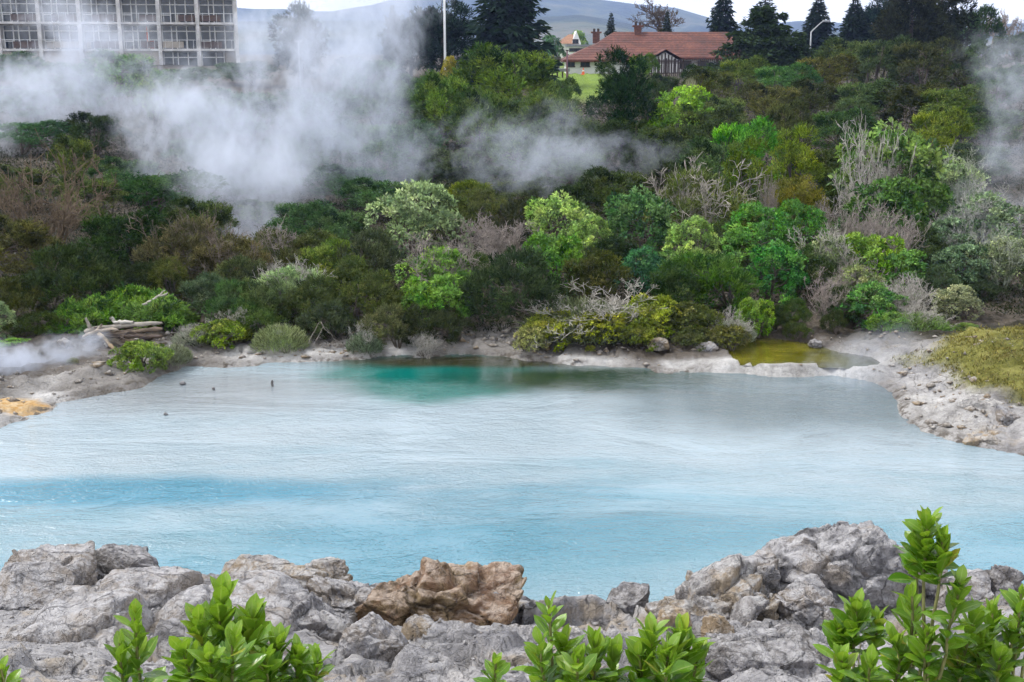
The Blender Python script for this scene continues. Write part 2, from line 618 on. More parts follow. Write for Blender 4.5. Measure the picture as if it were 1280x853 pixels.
spk = nt.math('MULTIPLY', nt.rng(nt.voro(pos, 30.0), 0.0, 0.2, 1.0, 0.0), nt.rng(nt.noise(pos, 2.6, 3), 0.46, 0.6))
rockc = nt.mix(nt.math('MULTIPLY', spk, 0.55), rockc, (.05, .048, .05))
crkn = nt.rng(nt.voro(nt.mix(0.22, pos, nt.noise(pos, 2.0, 4, 0.6, out=1)), 1.9, 'DISTANCE_TO_EDGE'), 0.0, 0.028, 1.0, 0.0)
rockc = nt.mix(nt.math('MULTIPLY', nt.math('MULTIPLY', crkn, nt.rng(nA, 0.42, 0.55)), 0.8), rockc, (.035, .033, .035))
soilc = nt.ramp(mixn, [(0.36, (.026, .021, .016)), (0.5, (.075, .060, .046)), (0.66, (.18, .155, .13))])
sintc = nt.ramp(mixn, [(0.34, (.15, .14, .13)), (0.45, (.32, .31, .30)), (0.54, (.48, .47, .46)), (0.66, (.64, .63, .62))])
mossc = nt.ramp(mixn, [(0.36, (.045, .045, .012)), (0.46, (.14, .14, .03)), (0.55, (.23, .22, .06)), (0.66, (.34, .32, .12))])
lawnc = nt.ramp(mixn, [(0.36, (.09, .16, .02)), (0.66, (.24, .34, .05))])
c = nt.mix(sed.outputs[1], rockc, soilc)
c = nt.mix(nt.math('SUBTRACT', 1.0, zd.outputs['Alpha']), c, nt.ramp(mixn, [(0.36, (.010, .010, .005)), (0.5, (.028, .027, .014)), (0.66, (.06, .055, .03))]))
c = nt.mix(sep.outputs[0], c, sintc)
c = nt.mix(nt.math('MULTIPLY', sep.outputs[1], nt.rng(nB, 0.25, 0.6)), c, soilc)
c = nt.mix(sed.outputs[0], c, nt.ramp(nB, [(0.35, (.42, .23, .06)), (0.65, (.62, .48, .30))]))
c = nt.mix(sep.outputs[2], c, mossc)
c = nt.mix(zn.outputs['Alpha'], c, lawnc)
# wet rim of darker rock along the far water line
c = nt.mix(nt.math('MULTIPLY', sed.outputs[2], nt.rng(nB, 0.42, 0.6)), c, (.10, .085, .07))
nt.put(bs.inputs['Base Color'], c)
bs.inputs['Roughness'].default_value = 0.9
bs.inputs['Specular IOR Level'].default_value = 0.2
wv = nt.add('ShaderNodeVectorMath', operation='ADD')
nt.put(wv.inputs[0], pos)
nt.put(wv.inputs[1], nt.noise(pos, 2.2, 4, 0.6, out=1))
crk = nt.rng(nt.voro(wv.outputs[0], 3.0, 'DISTANCE_TO_EDGE'), 0.0, 0.06)
crk2 = nt.rng(nt.voro(wv.outputs[0], 10.0, 'DISTANCE_TO_EDGE'), 0.0, 0.09)
hgt = nt.math('ADD', nB, nt.math('ADD', nt.math('MULTIPLY', crk, 0.22), nt.math('MULTIPLY', crk2, 0.12)))
nt.put(bs.inputs['Normal'], nt.bump(nC, 0.7, 0.015, nt.bump(hgt, 0.9, 0.06)))
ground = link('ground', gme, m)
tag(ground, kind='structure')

# ------------------------------------------------------------------ water
def water_mat(name, body, ripple, ior=1.33, scale=1.0, still=None):
    m, nt, bs, out = new_mat(name)
    pos = nt.add('ShaderNodeTexCoord').outputs['Object']
    nt.put(bs.inputs['Base Color'], body(nt, pos))
    bs.inputs['Roughness'].default_value = 0.05
    bs.inputs['IOR'].default_value = ior
    calm = nt.rng(nt.noise(nt.vec(pos, scale=(0.22, 0.5, 1)), 1.0, 6, 0.62, 0.8), 0.34, 0.60, 0.32, 1.1)
    w1 = nt.noise(nt.vec(pos, scale=(9.5 * scale, 13.0 * scale, 1)), 1.0, 3, 0.6, 0.4)
    w2 = nt.noise(nt.vec(pos, scale=(1.6 * scale, 3.2 * scale, 1), rot=(0, 0, 0.3)), 1.0, 3, 0.55, 0.6)
    w3 = nt.noise(nt.vec(pos, scale=(22 * scale, 26 * scale, 1)), 1.0, 2, 0.6)
    h = nt.math('ADD', nt.math('MULTIPLY', w1, 0.5), nt.math('ADD', nt.math('MULTIPLY', w2, 0.75), nt.math('MULTIPLY', w3, 0.3)))
    if still:
        # sheltered water under the far bank lies flatter
        sx_ = nt.add('ShaderNodeSeparateXYZ')
        nt.put(sx_.inputs[0], pos)
        k1 = nt.rng(sx_.outputs[1], still[2] - 1.0, still[2] + 1.2)
        k2 = nt.math('MULTIPLY', nt.rng(sx_.outputs[0], still[0] - 1.0, still[0]), nt.rng(sx_.outputs[0], still[1], still[1] + 1.5, 1.0, 0.0))
        calm = nt.math('MULTIPLY', calm, nt.math('MULTIPLY_ADD', nt.math('MULTIPLY', k1, k2), -0.82, 1.0))
    h = nt.math('MULTIPLY', h, calm)
    nt.put(bs.inputs['Normal'], nt.bump(h, 1.0, ripple))
    return m


def pool_body(nt, pos):
    s = nt.add('ShaderNodeSeparateXYZ')
    nt.put(s.inputs[0], pos)

    def spot(cx, cy, rx, ry, soft=0.35):
        v = nt.vec(pos, loc=(-cx / rx, -cy / ry, 0), scale=(1 / rx, 1 / ry, 0))
        wn = nt.add('ShaderNodeVectorMath', operation='MULTIPLY_ADD')
        nt.put(wn.inputs[0], nt.noise(pos, 0.8, 3, 0.5, out=1))
        wn.inputs[1].default_value = (0.6, 0.6, 0)
        nt.put(wn.inputs[2], v)
        v2 = nt.add('ShaderNodeVectorMath', operation='SUBTRACT')
        nt.l.new(wn.outputs[0], v2.inputs[0])
        v2.inputs[1].default_value = (0.3, 0.3, 0)
        ln = nt.add('ShaderNodeVectorMath', operation='LENGTH')
        nt.l.new(v2.outputs[0], ln.inputs[0])
        return nt.rng(ln.outputs['Value'], 1 - soft, 1 + soft, 1.0, 0.0)
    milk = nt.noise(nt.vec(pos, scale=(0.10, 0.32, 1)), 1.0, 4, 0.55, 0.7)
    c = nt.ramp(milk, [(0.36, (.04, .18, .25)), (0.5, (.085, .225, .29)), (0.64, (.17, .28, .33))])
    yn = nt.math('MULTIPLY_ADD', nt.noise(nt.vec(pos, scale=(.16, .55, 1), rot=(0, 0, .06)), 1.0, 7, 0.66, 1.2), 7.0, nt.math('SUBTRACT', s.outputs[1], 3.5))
    c = nt.mix(nt.math('MULTIPLY', nt.rng(yn, 16.2, 20.8), 0.75), c, (.31, .37, .41))  # far water whitened with distance: pale sky reflection painted into the body colour
    x0, y0 = atz(150, 614, 0)
    c = nt.mix(spot(x0, y0, 3.9, 0.65, 0.5), c, (.012, .17, .26))
    x0, y0 = atz(560, 470, 0)
    c = nt.mix(spot(x0 - 0.4, y0 + 0.3, 2.4, 2.3, 0.3), c, (.001, .13, .11))
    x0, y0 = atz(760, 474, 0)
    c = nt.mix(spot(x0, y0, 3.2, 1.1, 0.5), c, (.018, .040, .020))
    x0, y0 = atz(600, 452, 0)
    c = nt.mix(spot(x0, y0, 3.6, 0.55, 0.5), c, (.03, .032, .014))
    x0, y0 = atz(1020, 500, 0)
    c = nt.mix(spot(x0, y0, 4.0, 2.2, 0.6), c, (.06, .10, .115))
    x0, y0 = atz(230, 490, 0)
    c = nt.mix(spot(x0, y0, 3.2, 1.5, 0.6), c, (.20, .23, .25))
    return c


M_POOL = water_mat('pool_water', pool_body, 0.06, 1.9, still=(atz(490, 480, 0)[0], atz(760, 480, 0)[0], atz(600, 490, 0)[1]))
wx = np.linspace(-30, 30, 2)
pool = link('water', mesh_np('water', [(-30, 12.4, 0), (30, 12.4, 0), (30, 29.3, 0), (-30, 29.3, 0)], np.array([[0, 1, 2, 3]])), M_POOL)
tag(pool, kind='structure')


def pond_body(nt, pos):
    n = nt.noise(nt.vec(pos, scale=(0.8, 1.4, 1)), 1.0, 5, 0.6, 0.5)
    c = nt.ramp(n, [(0.35, (.05, .047, .004)), (0.5, (.095, .090, .008)), (0.65, (.14, .13, .015))])
    s = nt.add('ShaderNodeSeparateXYZ')
    nt.put(s.inputs[0], pos)
    x1 = atz(1040, 450, PONDZ)[0]
    return nt.mix(nt.rng(s.outputs[0], x1 - 0.6, x1 + 0.9), c, (.06, .062, .045))  # right end greyed: mist painted into the pond colour


M_POND = water_mat('pond_water', pond_body, 0.008)
pv = [(x, y) for x, y in POND]
cxp = sum(p[0] for p in pv) / len(pv)
cyp = sum(p[1] for p in pv) / len(pv)
pv = [(cxp + (x - cxp) * 1.03, cyp + (y - cyp) * 1.06, PONDZ) for x, y in pv]
pond = link('pond_water', mesh_np('pond_water', pv, np.array([list(range(len(pv)))[::-1]])), M_POND)
tag(pond, kind='structure')

# ------------------------------------------------------------------ far hills
def ridge(Y, prof, depth, seed, amp):
    n = 260
    X = np.linspace(-0.62 * Y, 0.62 * Y, n)
    pxl = X / Y * F + 640
    top = np.interp(pxl, [p[0] for p in prof], [p[1] for p in prof])
    zt = np.array([at(a, b, Y)[1] for a, b in zip(pxl, top)])
    rows = 40
    V = []
    for k in range(rows):
        f = k / (rows - 1)
        yy = Y - depth + f * depth
        zz = (zt + 20) * f ** 1.15 - 20
        nn = fbm(np.stack([X / 130 + 0.0, np.full(n, yy / 130), np.zeros(n)], 1), seed, 5, 0.55, True) - .6
        zz = zz + nn * amp * math.sin(math.pi * min(1, f * 1.0)) + (f * 0.15 * amp) * (fbm(np.stack([X / 60, np.full(n, 0.0), np.zeros(n)], 1), seed + 3, 4) - .5)
        V.append(np.stack([X, np.full(n, yy), zz], 1))
    V.append(np.stack([X, np.full(n, Y + depth * 0.7), np.full(n, -20.0)], 1))
    V = np.concatenate(V)
    i = np.arange(n - 1)[None, :] + np.arange(rows)[:, None] * n
    return mesh_np('hills', V, np.stack([i, i + 1, i + n + 1, i + n], -1).reshape(-1, 4), True)


m, nt, bs, out = new_mat('hill_forest')
pos = nt.add('ShaderNodeTexCoord').outputs['Object']
n1 = nt.noise(pos, 0.006, 8, 0.62, 0.5)
nt.put(bs.inputs['Base Color'], nt.ramp(n1, [(0.40, (.016, .030, .022)), (0.5, (.032, .052, .030)), (0.56, (.07, .085, .035)), (0.68, (.14, .12, .075))]))
bs.inputs['Roughness'].default_value = 0.95
nt.put(bs.inputs['Normal'], nt.bump(nt.noise(pos, 0.03, 6, 0.65), 0.8, 12.0))
H1 = [(-400, 8), (200, 6), (420, 14), (470, 6), (560, -14), (640, -18), (700, -6), (745, 0), (790, 6), (840, 10), (885, 24), (930, 32), (990, 27), (1060, 30), (1150, 26), (1240, 30), (1500, 24), (1900, 30)]
H2 = [(-400, 30), (400, 26), (640, 24), (720, 18), (800, 34), (880, 46), (1000, 40), (1150, 38), (1300, 40), (1900, 42)]
h1 = link('hills', ridge(2600, H1, 900, 5, 46), m)
tag(h1, kind='structure')
h2 = link('hills', ridge(1500, H2, 450, 9, 16), m)
tag(h2, kind='structure')
# ------------------------------------------------------------------ plants: mesh makers
def unit(v):
    return v / (np.linalg.norm(v, axis=-1, keepdims=True) + 1e-9)


def sph(rng, n):
    return unit(rng.normal(size=(n, 3)))


def leaves(P, D, N, L, W, cup=0.15):
    """diamond leaves, four vertices each: base, side, tip, side"""
    S = unit(np.cross(D, N))
    N2 = np.cross(S, D)
    L = np.asarray(L).reshape(-1, 1)
    W = np.asarray(W).reshape(-1, 1)
    a = P
    b = P + D * L * 0.55 + S * W * 0.5 + N2 * L * cup * 0.5
    c = P + D * L - N2 * L * cup
    d = P + D * L * 0.55 - S * W * 0.5 + N2 * L * cup * 0.5
    V = np.stack([a, b, c, d], 1).reshape(-1, 3)
    return V, np.arange(len(V)).reshape(-1, 4)


def shell(rng, nl, n, rl=(.32, .5), zmin=-0.55, flat=1.0, deep=0.35):
    """points and outward normals on the lobes of a clumpy crown in the unit ball"""
    c = sph(rng, nl * 3)
    c = c[c[:, 2] > zmin][:nl]
    r = rng.uniform(rl[0], rl[1], len(c))
    c = c * (1 - r[:, None] * rng.uniform(0.75, 1.05, (len(c), 1))) * np.array([1, 1, flat])
    c = np.vstack([c, [[0, 0, 0]]])
    r = np.append(r, 0.55)
    k = rng.choice(len(c), int(n * 2.2), p=r ** 2 / (r ** 2).sum())
    d = sph(rng, len(k))
    d[:, 2] = np.where((d[:, 2] < -0.2) & (rng.random(len(k)) < 0.6), -d[:, 2], d[:, 2])
    dep = 1 - deep * rng.random(len(k)) ** 2.2 + 0.06 * rng.normal(size=len(k))
    p = c[k] + d * (r[k] * dep)[:, None]
    dist = np.linalg.norm(p[:, None, :] - c[None, :, :], axis=2) / r[None, :]
    dist[np.arange(len(k)), k] = 9
    ok = dist.min(1) > 0.82
    return p[ok][:n], d[ok][:n]


def crown_scale(p, w, h, dpt=None):
    q = p.copy()
    q[:, 0] *= w / 2
    q[:, 1] *= (dpt or w) / 2
    q[:, 2] = (q[:, 2] + 0.72) / 1.72 * h
    return q


def clumps(rng, w, h, rs, nl, rl, cover=1.5):
    """small rounded clumps (centre, outward normal, radius, tone) over a lobed crown of w x h metres"""
    area = 2.2 * (w / 2) ** 2 * math.pi * (0.5 + 0.5 * h / w)
    n = int(cover * area / (math.pi * rs * rs))
    p, d = shell(rng, nl, n, rl, deep=0.22)
    p = crown_scale(p, w * 0.94, h * 0.96)
    return p, d, rs * rng.uniform(0.6, 1.35, len(p)), rng.normal(size=len(p)) * 0.26


def spread(rng, w, h, rs, nl, rl, cover, per, squash=0.8):
    p, d, r, tone = clumps(rng, w, h, rs, nl, rl, cover)
    k = np.repeat(np.arange(len(p)), per)
    q = sph(rng, len(k))
    flip = (q * (d[k] + np.array([0, 0, .45]))).sum(1) < -0.15
    q[flip] *= -1
    rad = r[k] * (0.55 + 0.45 * rng.random(len(k)) ** 0.5)
    pos = p[k] + q * rad[:, None] * np.array([1, 1, squash])
    pos[:, 2] = np.maximum(pos[:, 2], 0.02)
    return pos, unit(q + 0.35 * d[k]), tone[k]


def broad(rng, w, h, leaf=0.10, nl=14, rs=0.27, cover=1.5, per=15, ros=6, up=0.5, aspect=0.42, rl=(.3, .5), squash=0.75):
    p, d, tone = spread(rng, w, h, rs, nl, rl, cover, per, squash)
    n = len(p)
    ax = unit(d + np.array([0, 0, up]))
    ps = np.repeat(p, ros, 0)
    axs = np.repeat(ax, ros, 0)
    rd = sph(rng, n * ros)
    D = unit(axs * 0.8 + rd * 0.85)
    N = unit(axs - D * (axs * D).sum(1, keepdims=True) + 0.25 * rng.normal(size=D.shape))
    L = leaf * rng.uniform(0.7, 1.3, n * ros)
    return leaves(ps + rd * leaf * 0.15, D, N, L, L * aspect * rng.uniform(0.8, 1.2, len(L)), 0.14) + (np.repeat(tone, ros * 4),)


def fine(rng, w, h, leaf=0.13, nl=14, rs=0.30, cover=1.5, per=17, ros=9, up=0.8, aspect=0.13, rl=(.28, .46), out_=0.9, squash=0.8):
    p, d, tone = spread(rng, w, h, rs, nl, rl, cover, per, squash)
    n = len(p)
    ax = unit(d * out_ + np.array([0, 0, up]) + 0.35 * rng.normal(size=d.shape))
    t = rng.random((n, ros, 1))
    ps = (p[:, None, :] + ax[:, None, :] * ((t - 0.5) * leaf * 1.9)).reshape(-1, 3)
    axs = np.repeat(ax, ros, 0)
    rd = sph(rng, n * ros)
    D = unit(axs + rd * 0.75)
    N = sph(rng, n * ros)
    L = leaf * rng.uniform(0.6, 1.3, n * ros)
    return leaves(ps, D, N, L, L * aspect * rng.uniform(0.8, 1.6, len(L)), 0.05) + (np.repeat(tone, ros * 4),)


def tuft(rng, w, h, n=2600, L=0.32, aspect=0.05, spread=0.7):
    a = rng.uniform(0, 2 * math.pi, n)
    r = np.sqrt(rng.random(n))
    top = np.sqrt(np.maximum(0, 1 - r * r)) * 0.85 + 0.15
    z = rng.random(n) ** 0.6 * top
    p = np.stack([np.cos(a) * r * w / 2, np.sin(a) * r * w / 2, z * h * 0.8], 1)
    D = unit(np.stack([np.cos(a) * r * spread, np.sin(a) * r * spread, np.full(n, 0.9)], 1) + 0.35 * rng.normal(size=(n, 3)))
    l = L * rng.uniform(0.6, 1.3, n) * min(1, h)
    return leaves(p, D, sph(rng, n), l, l * aspect * 2, 0.1)


def branch_segs(rng, n, length, levels=3, spread=0.7, r0=0.025, kids=(3, 5), w=1.0, up=0.35, wig=0.22, origin=(0, 0, 0), rmin=0.004):
    segs = []

    def go(p, d, ln, r, lev):
        k = 4
        pts, rad = [p], [r]
        dd = d
        for j in range(k):
            dd = dd + rng.normal(size=3) * wig + np.array([0, 0, up * 0.12])
            dd = dd / np.linalg.norm(dd)
            p = p + dd * ln / k
            pts.append(p)
            rad.append(max(rmin, r * (1 - 0.62 * (j + 1) / k)))
        segs.append((np.array(pts), np.array(rad)))
        if lev <= 0:
            return
        for _ in range(rng.integers(kids[0], kids[1] + 1)):
            f = rng.uniform(0.3, 1.0)
            q = f * k
            i0 = min(int(q), k - 1)
            b = pts[i0] + (pts[i0 + 1] - pts[i0]) * (q - i0)
            nd = dd + rng.normal(size=3) * 0.62
            nd[2] += up * 0.5
            nd /= np.linalg.norm(nd)
            go(b, nd, ln * rng.uniform(0.45, 0.72), max(rmin, r * 0.5), lev - 1)
    for j in range(n):
        a = 2 * math.pi * (j + rng.random() * 0.7) / n
        d = np.array([math.cos(a) * spread, math.sin(a) * spread, 1.0])
        d[:2] *= rng.uniform(0.4, 1.2)
        d /= np.linalg.norm(d)
        p = np.array(origin) + np.array([math.cos(a), math.sin(a), 0]) * 0.06 * w
        go(p, d, length * rng.uniform(0.75, 1.1), r0, levels)
    return segs


def fit(V, w, h, dpt=None, q=99.0):
    """centre on x,y and scale so that almost all of it spans w x h standing on z=0"""
    V = V - np.array([np.median(V[:, 0]), np.median(V[:, 1]), 0])
    lo, hi = np.percentile(V, 100 - q, 0), np.percentile(V, q, 0)
    V = V.copy()
    V[:, 0] = (V[:, 0] - (lo[0] + hi[0]) / 2) * w / (hi[0] - lo[0])
    V[:, 1] = (V[:, 1] - (lo[1] + hi[1]) / 2) * (dpt or w) / (hi[1] - lo[1])
    V[:, 2] = V[:, 2] * h / hi[2]
    return V


def spruce(rng, h, w, levels=34, dens=1.0, droop=0.25, gap=0.05, top=1.0):
    P, D, L = [], [], []
    for k in range(levels):
        f = (k + rng.random() * 0.6) / levels
        z = h * (gap + (1 - gap) * f)
        rad = w / 2 * ((1 - f) ** 0.85) * rng.uniform(0.75, 1.15) + 0.02 * w
        nb = int(rng.integers(5, 9))
        a0 = rng.random() * 6.28
        for j in range(nb):
            a = a0 + 6.283 * j / nb + rng.normal() * 0.2
            rr = rad * rng.uniform(0.6, 1.1)
            m = max(3, int(10 * dens * (rr / (w / 2)) ** 0.6))
            t = (np.arange(m) + rng.random(m)) / m
            dirv = np.array([math.cos(a), math.sin(a)])
            pts = np.zeros((m, 3))
            pts[:, :2] = dirv[None] * (t * rr)[:, None] + rng.normal(size=(m, 2)) * rr * 0.05
            pts[:, 2] = z - droop * rr * t + 0.35 * droop * rr * t * t + rng.normal(size=m) * 0.01 * h
            for s in (-1, 0, 1):
                P.append(pts)
                dv = np.stack([np.full(m, dirv[0] - s * dirv[1] * 0.9), np.full(m, dirv[1] + s * dirv[0] * 0.9), np.full(m, -0.25)], 1)
                D.append(dv + 0.3 * rng.normal(size=(m, 3)))
                L.append(np.full(m, 0.36 * w / 2 * (0.35 + 0.65 * (1 - f))) * rng.uniform(0.6, 1.2, m))
    P, D, L = np.concatenate(P), unit(np.concatenate(D)), np.concatenate(L)
    return leaves(P, D, unit(rng.normal(size=P.shape) + np.array([0, 0, 1.2])), L, L * 0.34, 0.1)


def layered(rng, h, w):
    """cedar: flat separated shelves of foliage"""
    P, D = [], []
    for k in range(11):
        f = (k + 0.3) / 11
        z = h * (0.18 + 0.8 * f)
        rad = w / 2 * (1.0 - 0.8 * f ** 1.1)
        for j in range(int(6 - 3 * f)):
            a = rng.random() * 6.28
            c = np.array([math.cos(a), math.sin(a), 0]) * rad * rng.uniform(0.35, 0.8)
            m = 260
            r = np.sqrt(rng.random(m)) * rad * 0.42
            b = rng.random(m) * 6.28
            p = np.stack([c[0] + np.cos(b) * r, c[1] + np.sin(b) * r, z + rng.normal(size=m) * 0.018 * h - 0.10 * r], 1)
            P.append(p)
            D.append(np.stack([np.cos(b), np.sin(b), np.full(m, 0.1)], 1) + 0.5 * rng.normal(size=(m, 3)))
    P, D = np.concatenate(P), unit(np.concatenate(D))
    L = 0.055 * w * rng.uniform(0.6, 1.3, len(P))
    return leaves(P, D, unit(rng.normal(size=P.shape) * 0.5 + np.array([0, 0, 1])), L, L * 0.4, 0.1)


# ---- shared meshes: a few variants of each kind, reused by every plant of the kind
BANK = {}


def bank(kind, variants):
    BANK[kind] = variants


def reg(kind, w, h, VF, mat, smooth=False):
    me = mesh_np(kind, VF[0], VF[1], smooth)
    if len(VF) > 2:
        me.attributes.new('tone', 'FLOAT', 'POINT').data.foreach_set('value', VF[2].astype(np.float32))
    me.materials.append(mat)
    BANK.setdefault(kind, []).append((w, h, me))


r_ = np.random.default_rng(3)
for (w, h) in ((2.6, 1.7), (2.2, 2.2), (2.6, 2.0), (2.4, 3.0)):
    reg('broad', w, h, broad(r_, w, h, 0.12, 16, .24), M_LEAF)
for (w, h) in ((2.0, 0.8), (2.6, 1.1), (1.6, 0.9)):
    reg('hummock', w, h, broad(r_, w, h, 0.075, 15, .16, 1.7, 13, 6, 0.8, 0.42, (.26, .42)), M_LEAF)
for (w, h) in ((2.6, 1.8), (2.2, 2.2), (2.8, 1.6), (2.4, 3.2)):
    reg('manuka', w, h, fine(r_, w, h, 0.13, 15, .22), M_FINE)
for (w, h) in ((2.2, 1.5), (2.0, 2.2)):
    reg('bright', w, h, broad(r_, w, h, 0.11, 18, .20, 1.5, 12, 6, 0.2, 0.38, (.24, .40)), M_LEAF)
for (w, h) in ((3.4, 4.6), (3.6, 3.6), (2.8, 5.6), (3.8, 4.4), (3.0, 4.4), (3.4, 5.2)):
    reg('kanuka', w, h, fine(r_, w, h, 0.19, 9, .42, 1.35, 30, 9, 0.9, 0.16, (.22, .46), squash=1.1), M_FINE)
for (w, h) in ((1.0, 0.7), (1.4, 0.8)):
    reg('sage', w, h, tuft(r_, w, h, 3600, 0.24, 0.045), M_FINE)
for (w, h) in ((1.6, 0.8), (2.2, 0.9)):
    reg('fern', w, h, fine(r_, w, h, 0.15, 14, .18, 1.6, 12, 9, 0.25, 0.26, (.26, .4), 1.2), M_LEAF)
for (w, h) in ((5.0, 11.0), (6.0, 10.0)):
    reg('spruce', w, h, spruce(r_, h, w, 40, 1.3), M_FINE)
reg('gappy', 5.0, 11.0, spruce(r_, 11.0, 5.0, 22, 0.9, 0.5), M_FINE)
reg('layered', 8.0, 7.0, layered(r_, 7.0, 8.0), M_FINE)
for (w, h) in ((6.0, 8.0), (7.0, 8.0)):
    reg('pine', w, h, fine(r_, w, h, 0.46, 22, .75, 2.3, 17, 9, 0.3, 0.16, (.16, .3), squash=.7), M_FINE)

BRANCH = {}


def regb(kind, w, h, segs, sides=3, dpt=None):
    V, Fq = tubes(segs, sides)
    V = fit(V, w, h, dpt)
    me = mesh_np(kind, V, Fq, True)
    me.materials.append(M_BARK)
    BRANCH.setdefault(kind, []).append((w, h, me))


for j in range(3):
    regb('twigs', 2.4, 1.3, branch_segs(r_, 13, 0.8, 4, 1.0, 0.014, (2, 4), 1.5, wig=0.17, rmin=0.0034), 3)
for j in range(2):
    regb('limbs', 2.6, 2.6, branch_segs(r_, 7, 1.3, 4, 0.6, 0.030, (2, 4), 1.0, wig=0.16, rmin=0.0055), 3)
for j in range(2):
    regb('stems', 1.8, 1.8, branch_segs(r_, 4, 1.2, 2, 0.4, 0.05, (2, 3), 0.8, rmin=0.012), 4)
regb('bare_tree', 6.0, 7.5, branch_segs(r_, 1, 3.2, 5, 0.1, 0.18, (3, 5), 0.1, 0.5, 0.15, rmin=0.011), 4)


def trunk_mesh():
    V, Fq = tubes([(np.array([[0, 0, -0.02], [0.01, 0, 0.3], [0.0, 0.01, 0.62], [0, 0, 0.97]]), np.array([0.045, 0.034, 0.022, 0.004]))], 8)
    me = mesh_np('trunk', V, Fq, True)
    me.materials.append(M_BARK)
    return me


TRUNK = trunk_mesh()


def pick(d, kind, w, h, rng):
    v = d[kind]
    sc = [(abs(math.log((w / h) / (a / b))) + rng.random() * 0.25, i) for i, (a, b, _) in enumerate(v)]
    return v[min(sc)[1]]


def put_part(d, kind, name, root, w, h, rng, color, z=0.0, dpt=None, rot=None, mats=None):
    a, b, me = pick(d, kind, w, h, rng)
    o = link(name, me, None, root, (0, 0, z), rng.random() * 6.28 if rot is None else rot,
             (w / a, (dpt or w) / a, h / b), color)
    return o


DK, OL, GR = (.020, .034, .010), (.058, .066, .018), (.042, .095, .018)
BR, YG, BG = (.11, .23, .022), (.24, .28, .024), (.058, .125, .046)
GG, SG, EM = (.18, .235, .135), (.32, .35, .26), (.042, .155, .028)
BW, WT, DT = (.16, .12, .08), (.42, .395, .355), (.30, .26, .235)
DO = (.038, .042, .014)
LG = (.19, .275, .085)
RO = (.072, .066, .032)

NAMES = {'broad': ('broadleaf_shrub', 'shrub'), 'manuka': ('heath_bush', 'bush'), 'hummock': ('cushion_shrub', 'shrub'),
         'bright': ('leafy_bush', 'bush'), 'kanuka': ('scrub_tree', 'tree'), 'sage': ('grey_tuft_plant', 'plant'),
         'fern': ('bracken_clump', 'fern'), 'dead': ('dead_shrub', 'dead shrub'), 'half': ('half_bare_shrub', 'shrub'),
         'halfm': ('half_bare_bush', 'bush'), 'spruce': ('conifer_tree', 'conifer'), 'gappy': ('conifer_tree', 'conifer'),
         'layered': ('cedar_tree', 'cedar'), 'pine': ('pine_tree', 'pine tree'), 'bare': ('leafless_tree', 'tree'),
         'deadtree': ('leafless_tree', 'tree'), 'tufts': ('twiggy_tuft', 'shrub')}
GROUPS = {}


